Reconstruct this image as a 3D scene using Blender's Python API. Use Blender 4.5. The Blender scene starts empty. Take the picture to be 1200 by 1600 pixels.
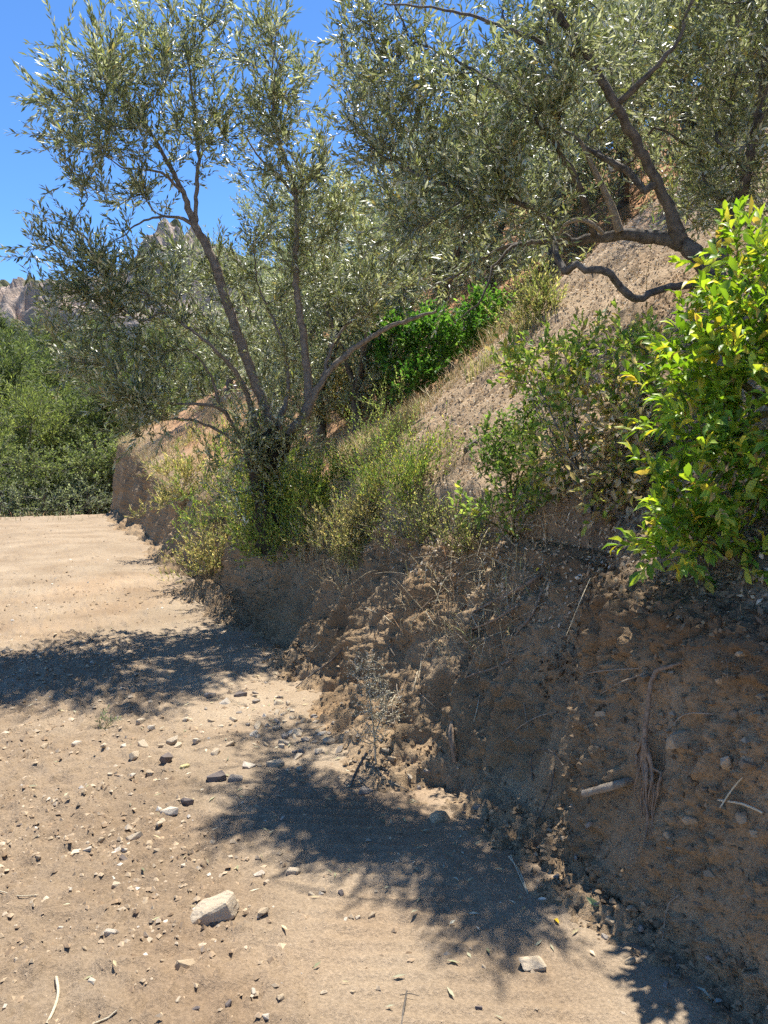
import bpy, math, time
import numpy as np
from mathutils import Vector
from mathutils.bvhtree import BVHTree

T0 = time.time()
SC = bpy.context.scene
COL = SC.collection

# ------------------------------------------------------------------ camera
CAM_H = 1.6
PITCH = math.atan(100 / 1200)
cam_d = bpy.data.cameras.new('camera')
cam = bpy.data.objects.new('camera', cam_d)
COL.objects.link(cam)
cam_d.lens = 27.0
cam_d.sensor_width = 36.0
cam_d.clip_start = 0.05
cam_d.clip_end = 6000
cam.location = (0, 0, CAM_H)
cam.rotation_euler = (math.pi / 2 - PITCH, 0, 0)
SC.camera = cam

# ------------------------------------------------------------------ sky, sun, exposure
SUN = Vector((0.11, 0.37, 1.0)).normalized()
world = bpy.data.worlds.new('World')
SC.world = world
world.use_nodes = True
wn = world.node_tree.nodes
wl = world.node_tree.links
wn.clear()
w_out = wn.new('ShaderNodeOutputWorld')
w_bg = wn.new('ShaderNodeBackground')
w_sky = wn.new('ShaderNodeTexSky')
w_sky.sky_type = 'NISHITA'
w_sky.sun_disc = False
w_sky.sun_elevation = math.asin(SUN.z)
w_sky.sun_rotation = math.atan2(SUN.x, SUN.y)
w_sky.altitude = 3000
w_sky.air_density = 1.0
w_sky.dust_density = 0.0
w_sky.ozone_density = 7.0
w_bg.inputs['Strength'].default_value = 0.125
w_hs = wn.new('ShaderNodeHueSaturation')
w_hs.inputs['Saturation'].default_value = 1.10
wl.new(w_sky.outputs['Color'], w_hs.inputs['Color'])
wl.new(w_hs.outputs['Color'], w_bg.inputs['Color'])
wl.new(w_bg.outputs['Background'], w_out.inputs['Surface'])
sun_d = bpy.data.lights.new('sun', 'SUN')
sun_d.energy = 5.0
sun_d.angle = math.radians(0.53)
sun_d.color = (1.0, 0.955, 0.88)
sun = bpy.data.objects.new('sun', sun_d)
COL.objects.link(sun)
sun.rotation_euler = SUN.to_track_quat('Z', 'Y').to_euler()
SC.view_settings.view_transform = 'Standard'
SC.view_settings.look = 'None'
SC.view_settings.gamma = 1.0
SC.view_settings.exposure = 1.0
SC.render.engine = 'CYCLES'
SC.cycles.use_adaptive_sampling = True
SC.cycles.adaptive_threshold = 0.03
SC.cycles.max_bounces = 6
SC.cycles.diffuse_bounces = 4
SC.cycles.glossy_bounces = 2
SC.cycles.transmission_bounces = 3
SC.cycles.use_denoising = False

# ------------------------------------------------------------------ coordinates
E1 = np.array([-0.416, 0.909, 0.0])     # along the foot of the bank
E2 = np.array([0.909, 0.416, 0.0])      # into the bank
P0 = np.array([1.9, 0.0, 0.0])
cp, sp = math.cos(PITCH), math.sin(PITCH)

def ray(px, py):
    u = (px - 600) / 1200
    v = (py - 800) / 1200
    return np.array([u, cp - v * sp, -sp - v * cp])

def pt(px, py, Y):
    d = ray(px, py)
    return np.array([0, 0, CAM_H]) + d * (Y / d[1])

def project(P):
    P = np.atleast_2d(P) - np.array([0, 0, CAM_H])
    f = P[:, 1] * cp - P[:, 2] * sp
    up = P[:, 1] * sp + P[:, 2] * cp
    f = np.where(np.abs(f) < 1e-6, 1e-6, f)
    return np.stack([600 + 1200 * P[:, 0] / f, 800 - 1200 * up / f, f], 1)

# ------------------------------------------------------------------ noise
def _hash(ix, iy, iz, seed):
    h = (ix.astype(np.int64) * 374761393 + iy.astype(np.int64) * 668265263 + iz.astype(np.int64) * 2147483647 + seed * 144665) & 0xFFFFFFFF
    h = ((h ^ (h >> 13)) * 1274126177) & 0xFFFFFFFF
    h = ((h ^ (h >> 16)) * 2246822519) & 0xFFFFFFFF
    return ((h ^ (h >> 15)) & 0xFFFFFF) / float(0xFFFFFF)

def vnoise(P, seed=0):
    i = np.floor(P).astype(np.int64)
    f = P - i
    f = f * f * f * (f * (f * 6 - 15) + 10)
    x, y, z = i[:, 0], i[:, 1], i[:, 2]
    fx, fy, fz = f[:, 0], f[:, 1], f[:, 2]
    def c(a, b, d):
        return _hash(x + a, y + b, z + d, seed)
    x00 = c(0, 0, 0) * (1 - fx) + c(1, 0, 0) * fx
    x10 = c(0, 1, 0) * (1 - fx) + c(1, 1, 0) * fx
    x01 = c(0, 0, 1) * (1 - fx) + c(1, 0, 1) * fx
    x11 = c(0, 1, 1) * (1 - fx) + c(1, 1, 1) * fx
    return ((x00 * (1 - fy) + x10 * fy) * (1 - fz) + (x01 * (1 - fy) + x11 * fy) * fz) * 2 - 1

ROT = np.array([[0.36, 0.48, -0.8], [-0.8, 0.6, 0.0], [0.48, 0.64, 0.6]])

def fbm(P, octv=4, gain=0.5, seed=0):
    r = np.zeros(len(P)); a = 1.0; t = 0
    P = P @ ROT
    for k in range(octv):
        r += a * vnoise(P * (2.03 ** k) + k * 7.3, seed + k)
        P = P @ ROT
        t += a; a *= gain
    return r / t

def sstep(a, b, x):
    t = np.clip((x - a) / (b - a), 0, 1)
    return t * t * (3 - 2 * t)

# ------------------------------------------------------------------ mesh helpers
def mesh_obj(name, V, F, mat, parent=None, smooth=False, col=None):
    """V (n,3); F: (m,k) int array or a list of such arrays"""
    me = bpy.data.meshes.new(name)
    V = np.ascontiguousarray(V, dtype=np.float32)
    Fs = F if isinstance(F, list) else [F]
    Fs = [np.asarray(f, dtype=np.int32) for f in Fs if len(f)]
    me.vertices.add(len(V))
    me.vertices.foreach_set('co', V.ravel())
    loops = np.concatenate([f.ravel() for f in Fs])
    tot = np.concatenate([np.full(len(f), f.shape[1], dtype=np.int32) for f in Fs])
    start = np.concatenate([[0], np.cumsum(tot)[:-1]]).astype(np.int32)
    me.loops.add(len(loops))
    me.loops.foreach_set('vertex_index', loops)
    me.polygons.add(len(tot))
    me.polygons.foreach_set('loop_start', start)
    me.update(calc_edges=True)
    me.polygons.foreach_set('use_smooth', np.full(len(tot), smooth))
    if col is not None:
        at = me.color_attributes.new('Col', 'FLOAT_COLOR', 'POINT')
        c4 = np.ones((len(V), 4), dtype=np.float32)
        c4[:, :3] = col
        at.data.foreach_set('color', c4.ravel())
    me.materials.append(mat)
    o = bpy.data.objects.new(name, me)
    COL.objects.link(o)
    if parent is not None:
        o.parent = parent
    return o

def tag(o, label=None, cat=None, group=None, kind=None):
    if label: o['label'] = label
    if cat: o['category'] = cat
    if group: o['group'] = group
    if kind: o['kind'] = kind
    return o

def empty(name, loc=(0, 0, 0)):
    o = bpy.data.objects.new(name, None)
    o.empty_display_size = 0.1
    COL.objects.link(o)
    o.location = loc
    return o

def copy_tree(o, parent=None):
    c = o.copy()
    COL.objects.link(c)
    c.parent = parent
    for ch in [x for x in bpy.data.objects if x.parent == o]:
        copy_tree(ch, c)
    return c

# ------------------------------------------------------------------ materials
def new_mat(name):
    m = bpy.data.materials.new(name)
    m.use_nodes = True
    n = m.node_tree.nodes
    b = n['Principled BSDF']
    return m, n, m.node_tree.links, b

def soil_mat(name, c1, c2, c3, fine=60.0, bump=0.5, use_col=False):
    m, n, l, b = new_mat(name)
    tc = n.new('ShaderNodeTexCoord')
    n1 = n.new('ShaderNodeTexNoise'); n1.inputs['Scale'].default_value = 1.7; n1.inputs['Detail'].default_value = 8
    n2 = n.new('ShaderNodeTexNoise'); n2.inputs['Scale'].default_value = fine; n2.inputs['Detail'].default_value = 6; n2.inputs['Roughness'].default_value = 0.7
    n3 = n.new('ShaderNodeTexVoronoi'); n3.inputs['Scale'].default_value = fine * 1.3
    for k in (n1, n2, n3):
        l.new(tc.outputs['Object'], k.inputs['Vector'])
    r1 = n.new('ShaderNodeValToRGB')
    r1.color_ramp.elements[0].position = 0.3; r1.color_ramp.elements[0].color = (*c1, 1)
    r1.color_ramp.elements[1].position = 0.72; r1.color_ramp.elements[1].color = (*c2, 1)
    l.new(n1.outputs['Fac'], r1.inputs['Fac'])
    r2 = n.new('ShaderNodeValToRGB')
    r2.color_ramp.elements[0].position = 0.35; r2.color_ramp.elements[0].color = (0.55, 0.55, 0.55, 1)
    r2.color_ramp.elements[1].position = 0.68; r2.color_ramp.elements[1].color = (1.15, 1.15, 1.15, 1)
    l.new(n2.outputs['Fac'], r2.inputs['Fac'])
    mx = n.new('ShaderNodeMixRGB'); mx.blend_type = 'MULTIPLY'; mx.inputs['Fac'].default_value = 0.75
    l.new(r1.outputs['Color'], mx.inputs['Color1']); l.new(r2.outputs['Color'], mx.inputs['Color2'])
    # pale grit
    r3 = n.new('ShaderNodeValToRGB')
    r3.color_ramp.elements[0].position = 0.06; r3.color_ramp.elements[0].color = (1, 1, 1, 1)
    r3.color_ramp.elements[1].position = 0.16; r3.color_ramp.elements[1].color = (0, 0, 0, 1)
    l.new(n3.outputs['Distance'], r3.inputs['Fac'])
    mg = n.new('ShaderNodeMath'); mg.operation = 'MULTIPLY'; mg.inputs[1].default_value = 0.45
    l.new(r3.outputs['Color'], mg.inputs[0])
    mx2 = n.new('ShaderNodeMixRGB'); mx2.inputs['Color2'].default_value = (*c3, 1)
    l.new(mg.outputs['Value'], mx2.inputs['Fac']); l.new(mx.outputs['Color'], mx2.inputs['Color1'])
    outc = mx2.outputs['Color']
    if use_col:
        at = n.new('ShaderNodeAttribute'); at.attribute_name = 'Col'
        mm = n.new('ShaderNodeMixRGB'); mm.blend_type = 'MULTIPLY'; mm.inputs['Fac'].default_value = 1
        l.new(outc, mm.inputs['Color1']); l.new(at.outputs['Color'], mm.inputs['Color2'])
        outc = mm.outputs['Color']
    l.new(outc, b.inputs['Base Color'])
    b.inputs['Roughness'].default_value = 0.95
    b.inputs['Specular IOR Level'].default_value = 0.12
    bp = n.new('ShaderNodeBump'); bp.inputs['Strength'].default_value = bump; bp.inputs['Distance'].default_value = 0.01
    l.new(n2.outputs['Fac'], bp.inputs['Height']); l.new(bp.outputs['Normal'], b.inputs['Normal'])
    return m

def leaf_mat(name, rough=0.45, spec=0.4, trans=0.3, tint=(1.15, 1.25, 0.6), ramp=None):
    """colour from the Col attribute, or from a ramp over Object Info Random"""
    m, n, l, b = new_mat(name)
    if ramp is None:
        at = n.new('ShaderNodeAttribute'); at.attribute_name = 'Col'
        src = at.outputs['Color']
    else:
        oi = n.new('ShaderNodeObjectInfo')
        rp = n.new('ShaderNodeValToRGB')
        e = rp.color_ramp.elements
        while len(e) < len(ramp): e.new(0.5)
        for k, (p, c) in enumerate(ramp):
            e[k].position = p; e[k].color = (*c, 1)
        l.new(oi.outputs['Random'], rp.inputs['Fac'])
        src = rp.outputs['Color']
    l.new(src, b.inputs['Base Color'])
    b.inputs['Roughness'].default_value = rough
    b.inputs['Specular IOR Level'].default_value = spec
    tr = n.new('ShaderNodeBsdfTranslucent')
    tm = n.new('ShaderNodeMixRGB'); tm.blend_type = 'MULTIPLY'; tm.inputs['Fac'].default_value = 1
    tm.inputs['Color2'].default_value = (*tint, 1)
    l.new(src, tm.inputs['Color1']); l.new(tm.outputs['Color'], tr.inputs['Color'])
    ms = n.new('ShaderNodeMixShader'); ms.inputs['Fac'].default_value = trans
    l.new(b.outputs['BSDF'], ms.inputs[1]); l.new(tr.outputs['BSDF'], ms.inputs[2])
    l.new(ms.outputs['Shader'], n['Material Output'].inputs['Surface'])
    return m

def bark_mat(name, c1, c2, scale=25):
    m, n, l, b = new_mat(name)
    tc = n.new('ShaderNodeTexCoord')
    n1 = n.new('ShaderNodeTexNoise'); n1.inputs['Scale'].default_value = scale; n1.inputs['Detail'].default_value = 8; n1.inputs['Roughness'].default_value = 0.75
    l.new(tc.outputs['Object'], n1.inputs['Vector'])
    r = n.new('ShaderNodeValToRGB')
    r.color_ramp.elements[0].position = 0.35; r.color_ramp.elements[0].color = (*c1, 1)
    r.color_ramp.elements[1].position = 0.68; r.color_ramp.elements[1].color = (*c2, 1)
    l.new(n1.outputs['Fac'], r.inputs['Fac']); l.new(r.outputs['Color'], b.inputs['Base Color'])
    b.inputs['Roughness'].default_value = 0.9
    b.inputs['Specular IOR Level'].default_value = 0.2
    bp = n.new('ShaderNodeBump'); bp.inputs['Strength'].default_value = 0.7; bp.inputs['Distance'].default_value = 0.01
    l.new(n1.outputs['Fac'], bp.inputs['Height']); l.new(bp.outputs['Normal'], b.inputs['Normal'])
    return m

M_ROAD = soil_mat('road_soil', (0.285, 0.209, 0.135), (0.385, 0.300, 0.205), (0.56, 0.48, 0.37), 85, 1.0, use_col=True)
M_BANK = soil_mat('bank_soil', (0.285, 0.193, 0.108), (0.41, 0.293, 0.176), (0.54, 0.44, 0.30), 95, 1.0, use_col=True)
M_HILL = soil_mat('hill_soil', (0.34, 0.240, 0.148), (0.44, 0.325, 0.205), (0.54, 0.44, 0.31), 60, 0.8, use_col=True)
M_TUFT = leaf_mat('leaf_col', 0.55, 0.3, 0.48, tint=(1.25, 1.3, 0.7))
M_OLIVE = leaf_mat('olive_leaf', 0.36, 0.5, 0.30, tint=(1.15, 1.2, 0.7))
M_GLOSSY = leaf_mat('laurel_leaf', 0.45, 0.4, 0.45, tint=(1.25, 1.3, 0.35))
M_DRY = leaf_mat('dry_leaf', 0.8, 0.15, 0.15, tint=(1, 1, 0.9))
M_LAUREL = leaf_mat('laurel_single_leaf', 0.45, 0.4, 0.45, tint=(1.25, 1.3, 0.35),
                    ramp=[(0.0, (0.12, 0.22, 0.03)), (0.25, (0.24, 0.38, 0.05)), (0.55, (0.37, 0.49, 0.065)), (0.8, (0.52, 0.57, 0.10)), (0.92, (0.68, 0.56, 0.10)), (1.0, (0.48, 0.34, 0.11))])
M_OBARK = bark_mat('olive_bark', (0.12, 0.095, 0.070), (0.34, 0.29, 0.23))
M_DBARK = bark_mat('dark_bark', (0.055, 0.046, 0.037), (0.22, 0.19, 0.155))
M_PALE = bark_mat('dead_wood', (0.22, 0.17, 0.115), (0.40, 0.33, 0.245), 40)
M_STEM = bark_mat('plant_stem', (0.10, 0.10, 0.04), (0.22, 0.19, 0.09), 40)
M_ROOT = bark_mat('root_bark', (0.17, 0.115, 0.072), (0.40, 0.30, 0.21), 60)
M_STRAW = bark_mat('straw', (0.48, 0.40, 0.26), (0.66, 0.58, 0.42), 60)

def stone_mat(name, c1, c2, sc=22):
    m = bark_mat(name, c1, c2, sc)
    m.node_tree.nodes['Bump'].inputs['Strength'].default_value = 0.45
    return m
M_ST = {'pale': stone_mat('stone_pale', (0.38, 0.295, 0.195), (0.54, 0.45, 0.33)),
        'white': stone_mat('stone_white', (0.38, 0.31, 0.22), (0.60, 0.53, 0.43), 9),
        'tan': stone_mat('stone_tan', (0.32, 0.24, 0.15), (0.46, 0.36, 0.24)),
        'dark': stone_mat('stone_dark', (0.11, 0.09, 0.08), (0.22, 0.18, 0.155)),
        'grey': stone_mat('stone_grey', (0.22, 0.185, 0.15), (0.36, 0.31, 0.255)),
        'earth': stone_mat('stone_earthy', (0.22, 0.155, 0.095), (0.33, 0.245, 0.16)),
        'yellow': stone_mat('stone_yellow', (0.50, 0.42, 0.18), (0.64, 0.54, 0.28))}

def rock_mat(name):
    m, n, l, b = new_mat(name)
    tc = n.new('ShaderNodeTexCoord')
    n1 = n.new('ShaderNodeTexNoise'); n1.inputs['Scale'].default_value = 0.12; n1.inputs['Detail'].default_value = 10; n1.inputs['Roughness'].default_value = 0.7
    l.new(tc.outputs['Object'], n1.inputs['Vector'])
    r = n.new('ShaderNodeValToRGB')
    r.color_ramp.elements[0].position = 0.35; r.color_ramp.elements[0].color = (0.20, 0.17, 0.145, 1)
    r.color_ramp.elements[1].position = 0.65; r.color_ramp.elements[1].color = (0.50, 0.40, 0.32, 1)
    l.new(n1.outputs['Fac'], r.inputs['Fac'])
    at = n.new('ShaderNodeAttribute'); at.attribute_name = 'Col'
    mm = n.new('ShaderNodeMixRGB'); mm.blend_type = 'MULTIPLY'; mm.inputs['Fac'].default_value = 1
    l.new(r.outputs['Color'], mm.inputs['Color1']); l.new(at.outputs['Color'], mm.inputs['Color2'])
    l.new(mm.outputs['Color'], b.inputs['Base Color'])
    b.inputs['Roughness'].default_value = 0.95
    bp = n.new('ShaderNodeBump'); bp.inputs['Strength'].default_value = 0.8; bp.inputs['Distance'].default_value = 2.0
    l.new(n1.outputs['Fac'], bp.inputs['Height']); l.new(bp.outputs['Normal'], b.inputs['Normal'])
    return m
M_ROCK = rock_mat('mountain_rock')

# ================================================================== LARGE STRUCTURE
def crest(s):                           # the track tops out and falls away past ~s=20
    return -0.016 * np.clip(s - 19.0, 0, 14) ** 2 - 0.45 * np.clip(s - 33.0, 0, None) * 0

def shift(s):                           # the bank turns away to the right past its far corner
    return 0.30 * np.clip(s - 20.8, 0, None) ** 1.6

def top_h(s):
    return np.interp(s, [-30, 0, 2.4, 3.4, 4.5, 7.4, 9, 12, 15.8, 20.8, 24, 60], [1.0, 1.0, 1.03, 1.07, 1.08, 1.02, 0.95, 0.92, 1.10, 1.78, 1.8, 1.8])

def sd_world(S, D, Z):
    return P0 + S[..., None] * E1 + D[..., None] * E2 + np.stack([np.zeros_like(Z), np.zeros_like(Z), Z], -1)

def grid_faces(nr, nc):
    i = np.arange(nr - 1)[:, None] * nc + np.arange(nc - 1)[None, :]
    i = i.ravel()
    return np.stack([i, i + 1, i + 1 + nc, i + nc], 1)

# ---- dirt road
def road_z(S, D):
    sh = S.shape
    P = np.stack([S.ravel(), D.ravel(), np.zeros(S.size)], 1)
    z = 0.035 * fbm(P * 0.6, 3, seed=3) + 0.014 * fbm(P * 3.5, 3, seed=9)
    smooth = sstep(-1.25, -0.75, P[:, 1]) * (1 - sstep(7, 9, P[:, 0])) * sstep(0.0, 1.2, P[:, 0])   # graded wheel track by the bank
    smooth = np.clip(smooth + 0.6 * sstep(9, 13, P[:, 0]), 0, 1)
    cl = fbm(P * 16, 3, 0.6, seed=21)
    cl2 = np.maximum(fbm(P * 40, 2, seed=30), 0)
    z += (1 - 0.8 * smooth) * (0.022 * cl + 0.034 * cl2 ** 1.3 + 0.020 * np.maximum(fbm(P * 22, 2, seed=31), 0.1)) + 0.003 * cl
    # tyre bars pressed into the wheel track
    wob = 0.15 * vnoise(P * 1.3, 5)
    w = sstep(-1.0, -0.85, P[:, 1]) * (1 - sstep(-0.42, -0.3, P[:, 1])) * sstep(1.2, 1.8, P[:, 0]) * (1 - sstep(3.9, 4.6, P[:, 0]))
    w *= 0.45 + 0.55 * sstep(-0.3, 0.3, vnoise(P * 2.2, 14))
    ph = (P[:, 0] + 0.55 * P[:, 1] + wob * 0.3) / 0.085
    z += w * 0.011 * np.clip(np.sin(ph * 2 * np.pi) * 1.4, -0.6, 1)
    # faint long grader lines further up
    z += 0.020 * sstep(5, 9, P[:, 0]) * fbm(P * np.array([7, 4, 1]), 3, 0.6, seed=33)
    z += 0.0015 * sstep(5, 9, P[:, 0]) * np.sin(P[:, 1] * 9 + 2 * vnoise(P * np.array([0.3, 2, 1]), 8))
    z += crest(P[:, 0])
    return z.reshape(sh)

s_r = np.concatenate([np.arange(-6, 0.6, 0.12), np.arange(0.6, 5.5, 0.016), np.arange(5.5, 8, 0.03), np.arange(8, 23, 0.09), np.linspace(23, 34, 30)])
d_r = np.concatenate([np.linspace(-18, -6, 50)[:-1], np.arange(-6, -3.0, 0.06), np.arange(-3.0, 0.02, 0.016), [0.1, 0.2, 0.6, 1.5, 4.0, 9.0]])
SS, DD = np.meshgrid(s_r, d_r, indexing='ij')
ZR = road_z(SS, np.minimum(DD, 0.0))
ZR -= 0.06 * sstep(-0.02, 0.2, DD)
DDs = DD + np.where(DD > -0.5, 1, 0) * 0
VR = sd_world(SS, DD, ZR).reshape(-1, 3)
PR = np.stack([SS.ravel(), DD.ravel(), np.zeros(SS.size)], 1)
tone = 1.0 + 0.10 * fbm(PR * 0.9, 3, seed=40)
tone += (0.06 + 0.10 * sstep(4, 9, PR[:, 0])) * fbm(PR * np.array([3.2, 0.7, 1]), 4, 0.6, seed=47)
redn = sstep(0.0, 0.6, fbm(PR * 0.7, 3, seed=44))
cr = np.stack([tone * (1.0 + 0.03 * redn), tone * (1.0 - 0.03 * redn), tone * (1.0 - 0.08 * redn)], 1)
loose = (1 - sstep(-1.35, -0.85, PR[:, 1])) * (1 - sstep(4.5, 7.0, PR[:, 0]))
cr *= 1 - loose[:, None] * np.array([.12, .15, .17])
wt = sstep(-1.25, -0.75, PR[:, 1]) * (1 - sstep(6, 8, PR[:, 0]))
cr *= (1 + 0.06 * wt)[:, None]
FR = grid_faces(*SS.shape)
road = mesh_obj('road', VR, FR, M_ROAD, smooth=True, col=cr)
tag(road, 'graded tan dirt track running uphill beside the cut bank', kind='structure')

# ---- cut bank and hillside: one sheet of profiles, split at the lip
s_b = np.concatenate([np.arange(-9, 0.8, 0.15), np.arange(0.8, 7.6, 0.0135), np.arange(7.6, 22.2, 0.055), np.linspace(22.3, 70, 60)])
tA = np.linspace(0, 1, 22)[:-1]
tB = np.linspace(0, 1, 104)[:-1]
tC = np.linspace(0, 1, 18)[:-1]
d_D = np.concatenate([np.arange(0.72, 3.6, 0.045), 3.6 * 1.07 ** np.arange(0, 46)])
nA, nB, nC = len(tA), len(tB), len(tC)
KB = nA + nB + nC                     # columns of the bank

def slope_z(s, d):
    """height of the hillside above the lip, at distance d into the bank"""
    x = np.clip(d - 0.42, 0, None)
    s0 = 6.9 - 0.02 * d
    mound = np.minimum(0.86 * x, 0.86 * 3.6 + 0.60 * np.clip(x - 3.6, 0, None))
    terrace = 0.50 * np.minimum(x, 1.2) + 0.62 * np.clip(x - 1.2, 0, None)
    k = sstep(s0 - 0.12, s0 + 0.45, s)
    k = k * (1 - sstep(5, 12, d)) + 0.6 * sstep(5, 12, d)
    return mound * (1 - k) + terrace * k

nr = len(s_b)
H = top_h(s_b)
Dm = np.zeros((nr, KB + len(d_D))); Zm = np.zeros_like(Dm)
tal = 0.11 + 0.05 * np.sin(s_b * 1.7) + 0.03 * np.sin(s_b * 4.1 + 1)
Dm[:, :nA] = -0.34 + 0.40 * tA[None]
Zm[:, :nA] = -0.06 + (tal[:, None] + 0.06) * tA[None] ** 1.35
zt = tal[:, None]
lean = np.interp(s_b, [0, 3.2, 3.6, 5.2, 6.6, 7.6, 9, 60], [.22, .22, .50, .48, .40, .34, .25, .25])
Dm[:, nA:nA + nB] = 0.06 + lean[:, None] * tB[None] ** np.interp(s_b, [3.3, 4.2], [0.9, 1.0])[:, None]
Zm[:, nA:nA + nB] = zt + (H[:, None] - 0.06 - zt) * tB[None]
aC = tC * np.pi / 2
lipd = 0.06 + lean[:, None]
Dm[:, nA + nB:KB] = lipd + 0.14 * ((1 - np.cos(aC))[None] * 0.7 + 0.3 * tC[None])
Zm[:, nA + nB:KB] = H[:, None] - 0.06 + 0.06 * np.sin(aC)[None] + 0.05 * tC[None] ** 2
Dm[:, KB:] = d_D[None] + (lipd + 0.14 - 0.72) * np.exp(-(d_D[None] - 0.72) / 1.1)
Zm[:, KB:] = H[:, None] + 0.05 + slope_z(s_b[:, None], Dm[:, KB:]) + 0.10 * (Dm[:, KB:] - lipd - 0.14) * np.exp(-(d_D[None] - 0.72) / 0.5)
Sm = np.repeat(s_b[:, None], Dm.shape[1], 1)
base = np.stack([Sm, Dm, Zm], -1)
# normals of the smooth sheet in s,d,z space
du = np.gradient(base, axis=0); dv = np.gradient(base, axis=1)
nrm = np.cross(dv, du)
nrm /= np.linalg.norm(nrm, axis=-1, keepdims=True) + 1e-9
nrm *= np.where(nrm[..., 1:2] * -1 + nrm[..., 2:3] < 0, -1, 1)
Pb = base.reshape(-1, 3)
face_w = np.zeros(Dm.shape[1]); face_w[nA - 6:nA + nB] = 1
face_w[:nA - 6] = np.linspace(0.25, 0.8, nA - 6); face_w[nA + nB:KB] = np.linspace(1, 0.35, nC); face_w[KB:] = 0.35
fw = np.repeat(face_w[None], nr, 0).ravel()
rough_s = np.interp(s_b, [0, 2.6, 3.2, 3.7, 7.0, 9, 25], [0.85, 0.65, 0.8, 1.15, 1.15, 1.0, 1.2])
rs = np.repeat(rough_s[:, None], Dm.shape[1], 1).ravel()
vert = Pb * np.array([1, 1, 0.28])                       # stretched down the face: gouges
big = 0.11 * fbm(vert * 2.3, 2, seed=50)
sw = Pb[:, 0] + 0.10 * fbm(Pb * np.array([1.5, 1.5, 2.5]), 2, seed=52)
teeth = (np.abs(((sw / 0.31) % 1) - 0.5) * 2) ** 0.7 * 0.13 + (np.abs(((sw / 0.135 + 0.3) % 1) - 0.5) * 2) * 0.045
teeth *= sstep(3.3, 3.7, Pb[:, 0]) * (0.45 + 0.55 * sstep(-0.2, 0.3, fbm(Pb * np.array([0.9, 0.9, 0.5]), 2, seed=53)))
gou = 0.055 * (1 - np.abs(fbm(vert * 5.5, 3, 0.55, seed=60)) * 2.2)
lump = 0.045 * np.abs(fbm(Pb * np.array([9, 9, 5.5]), 3, 0.5, seed=70)) * 2
clod = np.interp(Pb[:, 0], [3.2, 3.8], [0.034, 0.020]) * np.abs(fbm(Pb * np.array([24, 24, 17]), 3, 0.55, seed=80)) * 2
cell = np.interp(Pb[:, 0], [3.2, 3.8], [0.020, 0.012]) * fbm(Pb * 55, 2, 0.6, seed=90)
scr = sstep(0.05, 0.35, fbm(Pb * np.array([4.5, 4.5, 0.9]) + Pb[:, 2:3] * np.array([1.1, 0, 0]), 2, seed=75)) * np.interp(Pb[:, 0], [0, 3.3, 4.0], [.85, .85, .55])
scr = scr * (Pb[:, 2] > 0.12)
clod = clod * (1 - .8 * scr); cell = cell * (1 - .85 * scr); lump = lump * (1 - .6 * scr)
disp = fw * teeth + fw * rs * (big + gou * 0.8 + lump) + (0.25 + fw) * np.sqrt(rs) * (clod + cell * 0.7) - fw * (rs * 0.085 + 0.05 * sstep(3.3, 3.7, Pb[:, 0]))
# bare hillside relief
hd = sstep(0.8, 4, Pb[:, 1])
disp += hd * (0.10 * fbm(Pb * np.array([1, 1, 0]) * 0.8, 3, seed=101)) + sstep(6, 14, Pb[:, 1]) * 0.7 * fbm(Pb * np.array([1, 1, 0]) * 0.22, 3, seed=102)
litr = sstep(0.45, 0.8, Pb[:, 1]) * (1 - sstep(5, 7, Pb[:, 1]))
disp += litr * 0.010 * np.abs(fbm(Pb * 14, 3, 0.6, seed=103)) * 2
Pd = Pb + nrm.reshape(-1, 3) * disp[:, None]
Pd[:, 2] += crest(Pd[:, 0]) * (1 - sstep(3, 10, Pd[:, 1]))
Pd[:, 1] += shift(Pd[:, 0])
VB = P0 + Pd[:, :1] * E1 + Pd[:, 1:2] * E2 + Pd[:, 2:3] * np.array([0, 0, 1.0])
ncol = Dm.shape[1]
VBg = VB.reshape(nr, ncol, 3)
# soil colour: dry grey-brown low on the face, darker humus layer under the lip, ochre patches
pc = fbm(Pb * np.array([0.8, 0.8, 1.6]), 4, seed=120)
och = sstep(0.12, 0.5, fbm(Pb * np.array([1.5, 1.5, 1.0]), 3, seed=121))
relh = Pb[:, 2] / np.repeat(H[:, None], ncol, 1).ravel()
hum = sstep(0.80, 0.98, relh + 0.12 * pc) * (Pb[:, 1] < 0.75) * np.interp(Pb[:, 0], [0, 3.6, 4.5], [1, 1, 0.3])
cb = np.ones((len(Pb), 3))
cb *= (1 + 0.22 * pc)[:, None]
cb *= 1 + och[:, None] * np.array([0.05, 0.0, -0.06])
lay = sstep(-.2, .2, np.sin(Pb[:, 2] * 9 + 2.2 * pc + Pb[:, 0] * .5))
cb *= 1 + 0.10 * (lay[:, None] - .5) * np.array([1.0, 1.1, 1.3])
cb *= 1 + scr[:, None] * np.array([.10, .12, .14])
cb *= 1 - hum[:, None] * np.array([0.30, 0.30, 0.28])
red = sstep(3.2, 5.5, Pb[:, 1] + 1.2 * pc) + 0.7 * sstep(7.0, 8.2, Pb[:, 0]) * sstep(0.5, 1.2, Pb[:, 1])
red = np.clip(red, 0, 1)
cb *= 1 + red[:, None] * np.array([0.18, -0.10, -0.25])
FB = grid_faces(nr, ncol).reshape(nr - 1, ncol - 1, 4)

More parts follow.
